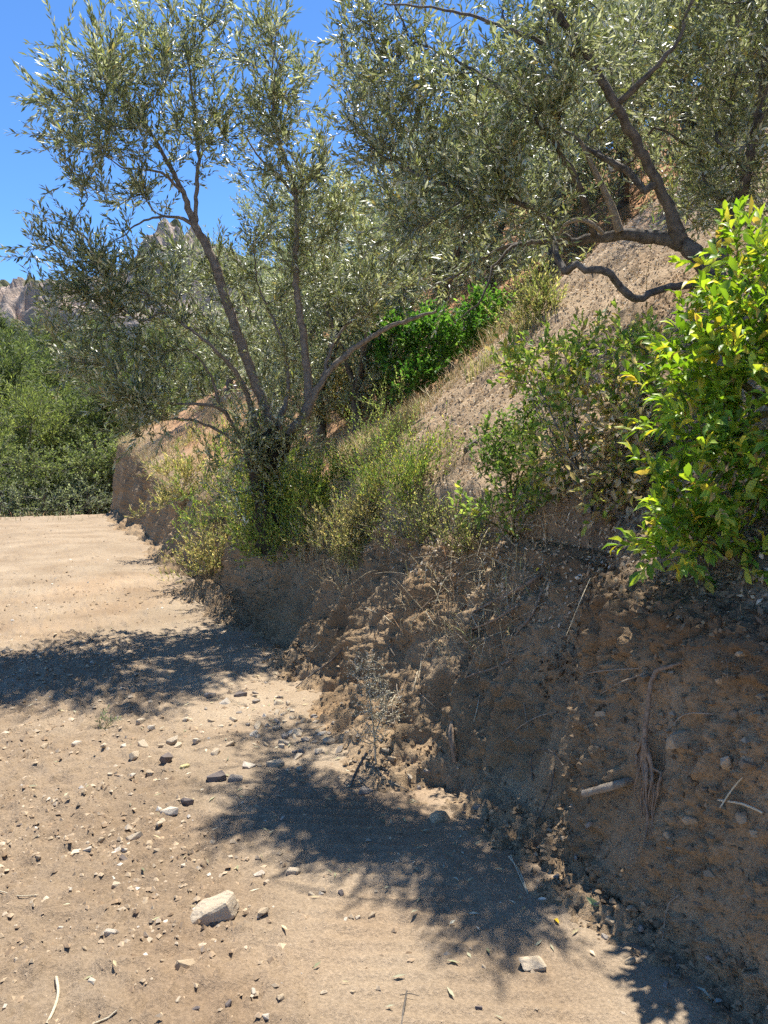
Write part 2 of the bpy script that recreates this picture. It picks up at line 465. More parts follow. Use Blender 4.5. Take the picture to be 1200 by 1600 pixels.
def sub_sheet(c0, c1, name, mat, step=1, sink=False):
    rows = np.unique(np.append(np.arange(0, nr, step), nr - 1))
    V = VBg[rows][:, c0:c1].copy()
    if sink:
        V[:, :4, 2] -= np.array([.05, .03, .015, .005])
    return mesh_obj(name, V.reshape(-1, 3), grid_faces(len(rows), c1 - c0)[:, ::-1], mat, smooth=True, col=cb.reshape(nr, ncol, 3)[rows][:, c0:c1].reshape(-1, 3))
bank = sub_sheet(0, KB, 'bank', M_BANK)
tag(bank, 'steep freshly cut brown earth bank with gouges beside the track', kind='structure')
hill = sub_sheet(KB - 4, ncol, 'hillside', M_HILL, 2, True)
tag(hill, 'bare sloping hillside of brown litter and reddish earth above the bank', kind='structure')

# ---- far valley side and mountain
ys = np.concatenate([np.linspace(18, 200, 70), np.linspace(202, 330, 150), np.linspace(334, 480, 30)])
xs = np.concatenate([np.linspace(-420, -185, 30)[:-1], np.linspace(-185, -20, 150), np.linspace(-10, 330, 40)])
YY, XX = np.meshgrid(ys, xs, indexing='ij')
Pf = np.stack([XX.ravel(), YY.ravel(), np.zeros(XX.size)], 1)
y = Pf[:, 1]; x = Pf[:, 0]
zf = -2.0 + 0.10 * np.clip(y - 30, 0, 60) + 0.165 * np.clip(y - 90, 0, None)
zf += 4.5 * fbm(Pf * 0.02, 4, seed=200) * sstep(30, 90, y)
edge = 255 + 40 * fbm(Pf * np.array([0.012, 0.0, 0]), 3, seed=201) + 16 * fbm(Pf * np.array([0.05, 0.02, 0]), 3, seed=203)
cl = sstep(-2, 9, y - edge)
cl2 = sstep(16, 26, y - edge + 8 * fbm(Pf * 0.05, 2, seed=205))
crag = 13 * cl + 10 * cl2 + 6 * np.abs(fbm(Pf * 0.045, 4, 0.55, seed=204)) * cl
peak = 15 * sstep(-24, -14, x + 66) * (1 - sstep(-8, 40, x + 66)) * sstep(-6, 4, y - edge - 20) * (0.55 + 0.9 * np.abs(fbm(Pf * 0.09, 4, 0.6, seed=214)) + 0.5 * fbm(Pf * 0.05, 2, seed=215))
strata = 2.2 * np.sin((crag_n := fbm(Pf * 0.03, 3, seed=211)) * 30) * cl
zf += crag + peak + strata + 5 * np.abs(fbm(Pf * 0.12, 3, 0.6, seed=212)) * cl
zf -= 0.12 * np.clip(y - 330, 0, None)
steep = np.clip(cl * (1 - sstep(26, 40, y - edge)) + 0.45 * sstep(0.1, 0.5, fbm(Pf * 0.03, 4, seed=207)) * sstep(150, 230, y), 0, 1)
cf = np.where(steep[:, None] > 0.35, np.array([1.05, 1.0, 0.95]), np.array([0.42, 0.50, 0.26]))
cf = cf * (1 + 0.25 * fbm(Pf * 0.2, 3, seed=209))[:, None]
VF = np.stack([x, y, zf], 1)
far = mesh_obj('mountain', VF, grid_faces(*YY.shape)[:, ::-1], M_ROCK, smooth=False, col=cf)
tag(far, 'distant scrub covered slope rising to pale rocky crags', kind='structure')
gr = mesh_obj('ground', np.array([[-3000, -3000, -6.5], [3000, -3000, -6.5], [3000, 3000, -6.5], [-3000, 3000, -6.5]]), np.array([[0, 1, 2, 3]]), M_ROCK, col=np.full((4, 3), 0.6))
tag(gr, 'valley floor reaching the horizon', kind='structure')
print('structure', round(time.time() - T0, 1))

# ---- ray casting on the finished ground
def bvh(V, F):
    return BVHTree.FromPolygons(V.tolist(), F.tolist(), all_triangles=False)
colmask = np.arange(ncol - 1)[None, :] < ncol - 1
rowmask = (s_b[:-1] > -4)[:, None]
TREE_B = bvh(VB, FB[colmask & rowmask])
TREE_R = bvh(VR, FR)

def hit(px, py):
    o = Vector((0, 0, CAM_H)); d = Vector(ray(px, py)).normalized()
    best = None
    for t in (TREE_B, TREE_R):
        p, nn, i, dist = t.ray_cast(o, d)
        if p is not None and (best is None or dist < best[2]):
            if nn.dot(d) > 0: nn = -nn
            best = (np.array(p), np.array(nn), dist)
    if best is None:
        return pt(px, py, 20), np.array([0, 0, 1.0]), 20.0
    return best

def ground_at(X, Y, zmin=-5.0):
    best = None
    for t in (TREE_B, TREE_R):
        p, nn, i, dist = t.ray_cast(Vector((X, Y, 60)), Vector((0, 0, -1)))
        if p is not None and (best is None or p.z > best):
            best = p.z
    return best

def at_sd(s, d):
    w = P0 + s * E1 + d * E2
    z = ground_at(w[0], w[1])
    return np.array([w[0], w[1], 0.0 if z is None else z])

# ================================================================== PLANT TOOLS
def norm(a):
    return a / (np.linalg.norm(a, axis=-1, keepdims=True) + 1e-9)

def catmull(P, step):
    P = np.asarray(P, float)
    if len(P) == 2:
        n = max(2, int(np.linalg.norm(P[1, :3] - P[0, :3]) / step) + 1)
        return P[0] + (P[1] - P[0]) * np.linspace(0, 1, n)[:, None]
    Q = np.vstack([2 * P[0] - P[1], P, 2 * P[-1] - P[-2]])
    out = []
    for i in range(1, len(Q) - 2):
        n = max(1, int(np.linalg.norm(Q[i + 1, :3] - Q[i, :3]) / step + 0.5))
        t = np.linspace(0, 1, n, endpoint=False)[:, None]
        out.append(0.5 * (2 * Q[i] + (Q[i + 1] - Q[i - 1]) * t + (2 * Q[i - 1] - 5 * Q[i] + 4 * Q[i + 1] - Q[i + 2]) * t ** 2 + (-Q[i - 1] + 3 * Q[i] - 3 * Q[i + 1] + Q[i + 2]) * t ** 3))
    out.append(P[-1:])
    return np.vstack(out)

def tube(P, R, k, V, F, off, lumpy=0.0, rng=None):
    """append a tapered tube; returns the new vertex offset"""
    n = len(P)
    T = np.gradient(P, axis=0); T = norm(T)
    a = np.array([0, 0, 1.0]) if abs(T[0, 2]) < 0.9 else np.array([1.0, 0, 0])
    u = np.cross(T[0], a); u /= np.linalg.norm(u) + 1e-9
    ang = np.arange(k) * 2 * np.pi / k
    ca, sa = np.cos(ang)[:, None], np.sin(ang)[:, None]
    for i in range(n):
        u = u - T[i] * u.dot(T[i]); u /= np.linalg.norm(u) + 1e-9
        w = np.cross(T[i], u)
        r = R[i]
        if lumpy and rng is not None:
            rr = r * (1 + lumpy * rng.uniform(-1, 1, (k, 1)))
        else:
            rr = r
        V.append(P[i] + (u * ca + w * sa) * rr)
    i = (np.arange(n - 1)[:, None] * k + np.arange(k)[None]).ravel() + off
    j = (np.arange(n - 1)[:, None] * k + (np.arange(k)[None] + 1) % k).ravel() + off
    F.append(np.stack([i, j, j + k, i + k], 1))
    return off + n * k

def tubes_obj(name, lines, mat, parent=None, k=6, lumpy=0.0, seed=0, smooth=True):
    V, F, off = [], [], 0
    rng = np.random.default_rng(seed)
    for P, R in lines:
        off = tube(np.asarray(P, float), np.asarray(R, float), k, V, F, off, lumpy, rng)
    return mesh_obj(name, np.vstack(V), np.vstack(F), mat, parent, smooth)

def grow(limbs, attract, rng, step=0.09, tip_r=0.0022, pl=0.25, power=2.4, bend=0.35, jit=0.15):
    cap = 60000
    pos = np.zeros((cap, 3)); par = np.full(cap, -1); plen = np.zeros(cap); man = np.zeros(cap); n = 0
    for L in limbs:
        Q = catmull(L, step * 0.5)
        prev = -1
        if n:
            dd = np.linalg.norm(pos[:n] - Q[0, :3], axis=1)
            prev = int(dd.argmin())
        for q in range(len(Q)):
            if q == 0 and prev >= 0 and np.linalg.norm(pos[prev] - Q[0, :3]) < 1e-4:
                continue
            wob = rng.normal(0, 1, 3) * step * 0.05 if 0 < q < len(Q) - 1 else 0
            pos[n] = Q[q, :3] + wob; par[n] = prev; man[n] = Q[q, 3]
            plen[n] = 0 if prev < 0 else plen[prev] + np.linalg.norm(pos[n] - pos[prev])
            prev = n; n += 1
    nman = n
    tips = []
    A = np.asarray(attract, float)
    d0 = np.array([np.linalg.norm(pos[:nman] - a, axis=1).min() for a in A]) if len(A) else np.zeros(0)
    for ia in np.argsort(d0 + rng.uniform(0, 0.15, len(d0))):
        a = A[ia]
        dv_ = np.linalg.norm(pos[:n] - a, axis=1)
        j = int((dv_ + pl * plen[:n]).argmin())
        p = pos[j]; L = dv_[j]
        if L < step * 0.6:
            continue
        pd = pos[j] - pos[par[j]] if par[j] >= 0 else np.array([0, 0, step])
        pd = pd / (np.linalg.norm(pd) + 1e-9)
        m = max(2, int(L / step + 0.5))
        c1 = p + pd * L * bend + rng.normal(0, 1, 3) * L * jit * 0.5
        c2 = a + (p - a) * 0.35 + rng.normal(0, 1, 3) * L * jit + np.array([0, 0, -0.08 * L])
        t = np.linspace(0, 1, m + 1)[1:, None]
        B = (1 - t) ** 3 * p + 3 * (1 - t) ** 2 * t * c1 + 3 * (1 - t) * t ** 2 * c2 + t ** 3 * a
        prev = j
        for q in B:
            pos[n] = q; par[n] = prev; plen[n] = plen[prev] + np.linalg.norm(q - pos[prev]); prev = n; n += 1
        tips.append(prev)
    pos, par, man = pos[:n], par[:n], man[:n]
    acc = np.zeros(n); rad = np.zeros(n)
    for i in range(n - 1, -1, -1):
        r = max(tip_r ** power, acc[i]) ** (1 / power)
        rad[i] = man[i] if man[i] > 0 else r
        if par[i] >= 0:
            acc[par[i]] += (r if man[i] <= 0 else min(r, man[i])) ** power
    for i in range(n):                       # never thicker than the parent
        if par[i] >= 0:
            rad[i] = min(rad[i], rad[par[i]])
    return pos, par, rad, np.array(tips, int), nman

def wood_lines(pos, par, rad):
    n = len(pos)
    main = np.full(n, -1); best = np.zeros(n)
    for i in range(n):
        p = par[i]
        if p >= 0 and rad[i] >= best[p]:
            best[p] = rad[i]; main[p] = i
    lines = []
    for i in range(n):
        p = par[i]
        if p < 0 or main[p] != i:
            ch = [i]
            while main[ch[-1]] >= 0:
                ch.append(main[ch[-1]])
            idx = ([p] if p >= 0 else []) + ch
            if len(idx) < 2: continue
            R = rad[idx].copy()
            if p >= 0: R[0] = min(R[0], R[1] * 1.3)
            lines.append((pos[idx], R))
    return lines

def wood_obj(name, lines, mat, parent, lumpy_r=0.02, seed=0):
    V, F, off = [], [], 0
    rng = np.random.default_rng(seed)
    for P, R in lines:
        k = 9 if R.max() > 0.03 else (6 if R.max() > 0.010 else (4 if R.max() > 0.004 else 3))
        off = tube(P, R, k, V, F, off, 0.12 if R.max() > lumpy_r else 0.0, rng)
    return mesh_obj(name, np.vstack(V), np.vstack(F), mat, parent, True)

# leaf templates: local x along the leaf, y across, z up
LEAF = {
    'lance': (np.array([[0, 0, 0], [.45, .5, .10], [.5, 0, -.02], [.45, -.5, .10], [1, 0, -.10]]),
              np.array([[0, 3, 2], [0, 2, 1], [1, 2, 4], [3, 4, 2]])),
    'broad': (np.array([[0, 0, 0], [.28, .36, .22], [.66, .44, .14], [1, .04, -.42], [.66, -.44, .22], [.28, -.36, .16], [.30, 0, 0.06], [.68, 0, -.04]]),
              np.array([[0, 6, 1], [1, 6, 7], [1, 7, 2], [2, 7, 3], [3, 7, 4], [4, 7, 6], [4, 6, 5], [5, 6, 0]])),
    'flake': (np.array([[0, 0, 0], [.5, .5, .25], [1, 0, 0], [.5, -.5, .12]]),
              np.array([[0, 3, 1], [1, 3, 2]])),
    'blade': (np.array([[0, .5, 0], [0, -.5, 0], [1, 0, 0]]), np.array([[0, 1, 2]])),
}

def leaves(pos, dirn, up, length, width, shape):
    Vt, Ft = LEAF[shape]
    d = norm(dirn)
    side = norm(np.cross(up, d))
    nn = np.cross(d, side) * (0.3 + 1.5 * _hash(np.arange(len(pos)), np.arange(len(pos)) * 0, np.arange(len(pos)) * 0, 5))[:, None]
    V = pos[:, None] + d[:, None] * (Vt[:, 0][None] * length[:, None])[..., None] \
        + side[:, None] * (Vt[:, 1][None] * width[:, None])[..., None] \
        + nn[:, None] * (Vt[:, 2][None] * width[:, None])[..., None]
    n, k = len(pos), len(Vt)
    F = (Ft[None] + (np.arange(n) * k)[:, None, None]).reshape(-1, Ft.shape[1])
    return V.reshape(-1, 3), F, k

def palette(n, rng, cols, weights, var=0.18):
    cols = np.asarray(cols, float); w = np.asarray(weights, float); w = w / w.sum()
    c = cols[rng.choice(len(cols), n, p=w)]
    return np.clip(c * (1 + rng.normal(0, var, (n, 1))), 0.005, 0.9)

def shoots(start, dirn, length, per_m, rng, spread=0.8, droop=0.0, pairs=True, tipup=0.0):
    """leaf seats along many straight-ish shoots; returns pos, dir, shoot id"""
    out_p, out_d, out_i, out_t = [], [], [], []
    n = len(start)
    m = np.maximum(3, (length * per_m).astype(int))
    M = m.max()
    az0 = rng.uniform(0, 2 * np.pi, n)
    d = norm(dirn)
    a = np.where(np.abs(d[:, 2:3]) < 0.9, np.array([[0, 0, 1.0]]), np.array([[1.0, 0, 0]]))
    u = norm(np.cross(d, a)); w = np.cross(d, u)
    for k in range(M):
        msk = m > k
        if not msk.any(): break
        t = (k + rng.uniform(0.2, 0.8, n)) / m
        c = start + d * (length * t)[:, None] + np.array([0, 0, -1.0]) * (droop * (length * t) ** 2 / 0.3)[:, None]
        az = az0 + (k // 2) * np.pi / 2 + (k % 2) * np.pi + rng.normal(0, 0.35, n)
        sprd = spread * (1.1 - 0.55 * t)
        ld = d + (u * np.cos(az)[:, None] + w * np.sin(az)[:, None]) * sprd[:, None] + np.array([0, 0, tipup]) + rng.normal(0, 0.12, (n, 3))
        out_p.append(c[msk]); out_d.append(ld[msk]); out_i.append(np.nonzero(msk)[0]); out_t.append(t[msk])
    return np.vstack(out_p), np.vstack(out_d), np.concatenate(out_i), np.concatenate(out_t)

def shoot_stems(start, dirn, length, droop, r, k=3):
    n = len(start)
    d = norm(dirn)
    a = np.where(np.abs(d[:, 2:3]) < 0.9, np.array([[0, 0, 1.0]]), np.array([[1.0, 0, 0]]))
    u = norm(np.cross(d, a)); w = np.cross(d, u)
    rings = []
    for t, rr in ((0, 1.0), (0.5, 0.75), (1.0, 0.3)):
        c = start + d * (length * t)[:, None] + np.array([0, 0, -1.0]) * (droop * (length * t) ** 2 / 0.3)[:, None]
        for q in range(k):
            an = q * 2 * np.pi / k
            rings.append(c + (u * math.cos(an) + w * math.sin(an)) * (r * rr))
    V = np.stack(rings, 1)
    Ft = np.array([[g * k + q, g * k + (q + 1) % k, (g + 1) * k + (q + 1) % k, (g + 1) * k + q] for g in range(2) for q in range(k)])
    F = (Ft[None] + (np.arange(n) * 3 * k)[:, None, None]).reshape(-1, 4)
    return V.reshape(-1, 3), F

def blob(rng, c, r, n, lo=0.15):
    q = rng.normal(0, 1, (n, 3)); q = norm(q) * rng.uniform(lo, 1, (n, 1)) ** (1 / 2.4)
    return np.asarray(c) + q * np.asarray(r)

def tip_shoots(pos, par, tips, rng, per_tip, back, ln, updir, spread_rand):
    """pick start points and directions for leafy shoots near every twig tip"""
    S, D, L = [], [], []
    for t in tips:
        ch = [t]; acc = 0
        while par[ch[-1]] >= 0 and acc < back:
            acc += np.linalg.norm(pos[ch[-1]] - pos[par[ch[-1]]]); ch.append(par[ch[-1]])
        e = pos[ch[0]] - pos[ch[min(2, len(ch) - 1)]]
        e = e / (np.linalg.norm(e) + 1e-9)
        for k in range(per_tip):
            j = 0 if k == 0 else int(rng.integers(0, len(ch)))
            S.append(pos[ch[j]])
            D.append(e * (0.8 if k == 0 else 0.45) + updir + rng.normal(0, 1, 3) * (spread_rand * (0.5 if k == 0 else 1)))
            L.append(rng.uniform(*ln))
    return np.array(S), norm(np.array(D)), np.array(L)

OLIVE_COLS = [(0.145, 0.170, 0.080), (0.225, 0.250, 0.130), (0.38, 0.40, 0.27), (0.58, 0.58, 0.46), (0.32, 0.34, 0.11), (0.40, 0.32, 0.13)]
OLIVE_W = [0.24, 0.29, 0.23, 0.16, 0.06, 0.02]

def woody(name, label, cat, limbs, attract, seed, bark, leafmat, shape, lsize, lwid, cols, wts, per_tip=4, back=0.5, ln=(0.15, 0.38), up=(0, 0, 0.35), rnd=0.6,
          per_m=55, spread=0.8, droop=0.0, step=0.09, tip_r=0.0022, group=None, loc=None, crown='crown', trunk='trunk', pl=0.25, colfn=None, stem_r=0.0016, extra=None, bend=0.35, jit=0.15):
    rng = np.random.default_rng(seed)
    limbs = [np.asarray(L, float) for L in limbs]
    org = limbs[0][0, :3].copy() if loc is None else np.asarray(loc)
    pos, par, rad, tips, nman = grow(limbs, attract, rng, step, tip_r, pl, bend=bend, jit=jit)
    root = empty(name, org)
    tag(root, label, cat, group)
    lines = wood_lines(pos - org, par, rad)
    wood_obj(trunk, lines, bark, root, seed=seed)
    S, D, L = tip_shoots(pos, par, tips, rng, per_tip, back, ln, np.asarray(up, float), rnd)
    if extra is not None:
        S2, D2, L2 = extra(rng, pos, par, rad)
        S = np.vstack([S, S2]); D = np.vstack([D, norm(D2)]); L = np.concatenate([L, L2])
    P, LD, sid, tt = shoots(S, D, L, per_m, rng, spread, droop)
    n = len(P)
    ll = lsize * rng.uniform(0.65, 1.2, n); lw = lwid * rng.uniform(0.75, 1.2, n)
    upv = norm(rng.normal(0, 0.75, (n, 3)) + np.array([0, 0, 1.0]))
    V, F, k = leaves(P - org, LD, upv, ll, lw, shape)
    if colfn is None:
        shade = rng.normal(0, 0.13, len(S))
        c = palette(n, rng, cols, wts) * (1 + shade[sid])[:, None]
    else:
        c = colfn(P, sid, rng)
    c = np.clip(c, 0.004, 0.9)
    nv = len(V)
    SV, SF = shoot_stems(S - org, D, L, droop, stem_r)
    sc = np.tile(np.array([[0.20, 0.18, 0.11]]), (len(SV), 1))
    o = mesh_obj(crown, np.vstack([V, SV]), [F, SF + nv], leafmat, root, False, np.vstack([np.repeat(c, k, 0), sc]))
    o['kind'] = 'stuff'
    return root, (P, LD)

def limb(*pts_):
    return np.array([np.append(pt(p[0], p[1], p[2]), p[3]) for p in pts_])

def clusters(rng, cl, dens=1.0):
    out = []
    for (px, py, Y, rx, ry, rz, n) in cl:
        sc_ = Y / 1200
        out.append(blob(rng, pt(px, py, Y), (rx * sc_, rz, ry * sc_), max(3, int(n * dens))))
    return np.vstack(out)
# ================================================================== TREES
rng = np.random.default_rng(11)

# ---- multi-stemmed olive growing out of the bank edge
L_limbs = [
    limb((428, 840, 7.15, .05), (422, 800, 7.15, .05), (412, 745, 7.1, .05), (412, 690, 7.0, .05)),
    limb((412, 690, 7.0, .10), (420, 655, 7.0, .050), (392, 580, 6.95, .046), (356, 480, 6.9, .042), (335, 410, 6.85, .040), (305, 352, 6.8, .034), (285, 300, 6.75, .022), (262, 255, 6.7, .018), (225, 190, 6.6, .012), (180, 140, 6.5, .007)),
    limb((305, 352, 6.8, .02), (308, 290, 6.8, .018), (310, 230, 6.85, .014), (300, 140, 6.9, .010), (288, 50, 6.9, .006)),
    limb((305, 352, 6.8, .02), (270, 338, 6.7, .012), (225, 345, 6.5, .009), (190, 370, 6.4, .006)),
    limb((285, 300, 6.75, .015), (250, 270, 6.6, .010), (190, 262, 6.4, .006)),
    limb((412, 700, 7.0, .10), (445, 680, 7.0, .07), (480, 640, 7.0, .05), (478, 560, 7.05, .036), (467, 480, 7.05, .031), (462, 420, 7.05, .028), (462, 310, 7.0, .020), (440, 235, 6.9, .014), (425, 140, 6.8, .009), (432, 50, 6.8, .005)),
    limb((462, 310, 7.0, .015), (440, 280, 7.0, .012), (400, 240, 7.0, .008), (370, 180, 7.0, .005)),
    limb((480, 640, 7.0, .04), (502, 598, 7.0, .030), (540, 556, 7.0, .027), (600, 515, 6.9, .022), (645, 498, 6.8, .017), (682, 486, 6.7, .010)),
    limb((502, 598, 7.0, .02), (525, 530, 7.1, .014), (575, 470, 7.2, .010), (615, 410, 7.3, .006)),
    limb((405, 700, 7.0, .06), (392, 640, 6.95, .028), (378, 598, 6.85, .022), (350, 560, 6.7, .018), (310, 525, 6.6, .013), (260, 490, 6.5, .008)),
    limb((400, 712, 6.95, .06), (370, 672, 6.9, .022), (345, 640, 6.75, .018), (318, 632, 6.6, .014), (255, 630, 6.4, .008)),
    limb((400, 720, 6.9, .05), (362, 685, 6.8, .016), (305, 658, 6.6, .012), (250, 655, 6.3, .007)),
    limb((345, 640, 6.75, .014), (325, 580, 6.7, .010), (290, 540, 6.6, .006)),
    limb((425, 690, 7.05, .05), (450, 610, 7.15, .018), (440, 530, 7.2, .014), (405, 450, 7.2, .009), (395, 380, 7.2, .005)),
]
L_att = clusters(rng, [
    (145, 140, 6.5, 75, 65, .5, 44), (95, 170, 6.4, 35, 35, .3, 9), (230, 70, 6.7, 90, 70, .6, 50), (330, 60, 6.9, 55, 80, .5, 28), (430, 90, 6.8, 55, 95, .5, 40),
    (175, 260, 6.4, 85, 70, .6, 52), (290, 190, 6.8, 90, 80, .7, 42), (380, 210, 7.0, 70, 90, .6, 34), (465, 220, 6.9, 60, 90, .6, 34),
    (105, 410, 6.5, 50, 55, .5, 28), (200, 440, 6.5, 110, 60, .6, 60), (140, 520, 6.4, 70, 80, .5, 54), (210, 590, 6.2, 55, 80, .4, 40), (225, 660, 6.05, 30, 40, .25, 16),
    (300, 450, 7.2, 120, 70, .6, 60), (300, 560, 6.9, 80, 70, .5, 26), (440, 420, 7.3, 90, 80, .6, 42), (540, 400, 7.4, 80, 90, .6, 46), (500, 330, 7.3, 70, 70, .6, 34),
    (420, 560, 7.4, 70, 80, .4, 26), (560, 480, 7.2, 70, 45, .4, 20), (640, 420, 7.3, 50, 60, .4, 18)], .78)
def L_extra(rng, pos, par, rad):           # suckers round the stump
    b = pt(412, 700, 7.0)
    n = 150
    S = b + rng.normal(0, 1, (n, 3)) * np.array([.22, .14, .26]) + np.array([0, -.12, -.15])
    D = rng.normal(0, 1, (n, 3)) * 0.6 + np.array([0, -0.3, 0.6])
    return S, D, rng.uniform(.2, .5, n)
left_olive, _ = woody('olive_tree', 'slender multi-stemmed olive tree sprouting from a dark stump on the bank edge', 'tree', L_limbs, L_att, 5, M_OBARK, M_OLIVE, 'lance', 0.068, 0.0165, OLIVE_COLS, OLIVE_W,
      per_tip=6, back=0.28, ln=(0.12, 0.36), up=(-0.06, -0.02, 0.36), rnd=0.5, per_m=60, spread=0.60, extra=L_extra)

M_STUMP = bark_mat('stump_bark', (0.012, 0.010, 0.008), (0.075, 0.058, 0.044), 18)
sq = catmull(limb((432, 860, 7.2, .17), (424, 810, 7.15, .15), (414, 750, 7.1, .13), (412, 700, 7.03, .12), (412, 672, 7.0, .07)), .06)
lo_ = np.array(left_olive.location)
st_ = [(sq[:, :3] - lo_, sq[:, 3])]
for a_, b_ in (((430, 720, 7.05, .08), (452, 678, 7.0, .06)), ((400, 725, 7.0, .07), (385, 690, 6.95, .045)), ((425, 720, 6.98, .06), (425, 665, 6.98, .05))):
    q_ = catmull(limb(a_, b_), .05); st_.append((q_[:, :3] - lo_, q_[:, 3]))
tag(tubes_obj('stump', st_, M_STUMP, left_olive, k=11, lumpy=.22, seed=4), 'dark gnarled stump at the foot of the stems')

# ---- old olive leaning over the slope above the laurel
R_limbs = [
    limb((1190, 640, 4.10, .09), (1160, 540, 4.15, .08), (1112, 430, 4.2, .060), (1075, 388, 4.25, .048), (1045, 374, 4.3, .040), (985, 366, 4.4, .034), (930, 371, 4.5, .027), (890, 377, 4.55, .022), (840, 378, 4.6, .015), (785, 388, 4.8, .011), (720, 425, 4.95, .007), (672, 452, 5.0, .004)),
    limb((1065, 384, 4.27, .05), (1042, 320, 4.2, .029), (1006, 245, 4.1, .027), (962, 165, 4.0, .024), (925, 100, 3.95, .020), (872, 25, 3.9, .022), (835, -50, 3.85, .014), (800, -120, 3.8, .008)),
    limb((1112, 440, 4.2, .05), (1075, 443, 4.05, .020), (1035, 452, 3.95, .024), (992, 466, 3.9, .030), (965, 440, 3.88, .032), (938, 421, 3.86, .034), (915, 422, 3.88, .028), (900, 412, 3.9, .031), (884, 424, 3.93, .028), (876, 412, 4.0, .018), (868, 385, 4.1, .014), (860, 350, 4.2, .008)),
    limb((800, 385, 4.6, .010), (770, 420, 4.55, .008), (752, 465, 4.5, .006), (715, 500, 4.5, .003)),
    limb((890, 377, 4.55, .02), (840, 330, 4.3, .018), (760, 300, 4.25, .014), (680, 285, 4.3, .010), (610, 250, 4.6, .006)),
    limb((930, 371, 4.5, .02), (900, 280, 4.3, .020), (830, 180, 4.1, .014), (740, 110, 4.3, .009), (640, 60, 4.8, .005)),
    limb((1006, 300, 4.15, .02), (985, 272, 4.25, .022), (955, 255, 4.3, .018), (918, 232, 4.4, .012), (870, 190, 4.5, .007)),
    limb((962, 165, 4.0, .02), (1010, 120, 3.9, .015), (1060, 60, 3.85, .01), (1090, -40, 3.8, .006)),
    limb((1112, 430, 4.2, .06), (1150, 330, 4.15, .030), (1180, 200, 4.0, .024), (1200, 60, 3.9, .018), (1210, -120, 3.8, .016)),
    limb((1180, 200, 4.0, .02), (1250, 120, 3.7, .015), (1330, 60, 3.5, .008)),
    limb((925, 100, 3.95, .015), (830, 60, 3.9, .011), (720, 20, 4.0, .007), (600, 5, 4.2, .004)),
]
R_att = clusters(rng, [
    (600, 90, 4.9, 70, 90, .35, 50), (560, 40, 4.8, 35, 40, .3, 12), (690, 150, 4.4, 80, 80, .3, 56), (640, 240, 4.6, 75, 75, .28, 48), (740, 260, 4.2, 80, 70, .25, 46),
    (800, 190, 3.95, 75, 80, .25, 46), (860, 120, 3.85, 60, 70, .25, 34), (690, 330, 4.1, 90, 50, .2, 40), (800, 330, 3.95, 70, 40, .2, 26), (580, 210, 4.8, 50, 60, .3, 26),
    (940, 60, 5.9, 80, 60, .4, 34), (1040, 70, 4.2, 90, 80, .5, 48), (1140, 110, 4.1, 80, 90, .5, 48), (1080, 210, 4.5, 80, 80, .5, 46), (1160, 260, 4.2, 60, 80, .4, 38), (1060, 310, 4.8, 55, 50, .3, 22),
    (960, 170, 5.6, 70, 60, .4, 30), (890, 240, 5.8, 50, 50, .4, 18), (870, 20, 3.95, 70, 50, .3, 24), (1180, 340, 4.5, 50, 40, .3, 18),
    (640, -60, 4.9, 90, 50, .4, 18), (600, 170, 5.5, 50, 50, .3, 14), (560, 120, 5.8, 45, 50, .3, 12), (620, 300, 5.4, 50, 40, .3, 12), (840, -90, 4.6, 110, 50, .4, 14), (1010, -100, 4.9, 120, 70, .6, 20), (1180, -60, 4.2, 110, 110, .6, 26), (1320, 100, 3.8, 90, 150, .5, 22),
    (730, 420, 4.9, 60, 40, .3, 10)], .62)
right_olive, _ = woody('olive_tree', 'old olive tree with arched dark limbs leaning over the scree slope', 'tree', R_limbs, R_att, 6, M_DBARK, M_OLIVE, 'lance', 0.052, 0.0135, OLIVE_COLS, OLIVE_W,
      per_tip=6, back=0.25, ln=(0.12, 0.34), up=(-0.05, -0.02, 0.24), rnd=0.55, per_m=64, spread=0.8, pl=0.2)
dead = tubes_obj('dead_branch', [(catmull(limb((968, 362, 4.38, .026), (955, 322, 4.36, .024), (938, 285, 4.36, .021), (915, 238, 4.36, .015), (908, 222, 4.36, .010))[:, :3], .04), np.linspace(.026, .010, len(catmull(limb((968, 362, 4.38, .026), (955, 322, 4.36, .024), (938, 285, 4.36, .021), (915, 238, 4.36, .015), (908, 222, 4.36, .010))[:, :3], .04))))], M_PALE, k=8, lumpy=.08)
dead.parent = right_olive; dead.location = -Vector(right_olive.location)
tag(dead, 'bleached dead branch stub standing on the horizontal olive limb')
def curve_obj(name, pts_, mat, label, cat, k=7, group=None, lumpy=.08, seed=0):
    Q = catmull(np.asarray(pts_, float), .03)
    o = tubes_obj(name, [(Q[:, :3], Q[:, 3])], mat, k=k, lumpy=lumpy, seed=seed)
    return tag(o, label, cat, group)
dead2 = curve_obj('dead_branch', limb((942, 365, 4.40, .012), (925, 350, 4.35, .013), (905, 343, 4.33, .013), (885, 350, 4.35, .011), (872, 368, 4.4, .007)), M_PALE, 'small bleached arched branch curling off the horizontal olive limb', None)
dead2.parent = right_olive; dead2.location = -Vector(right_olive.location)

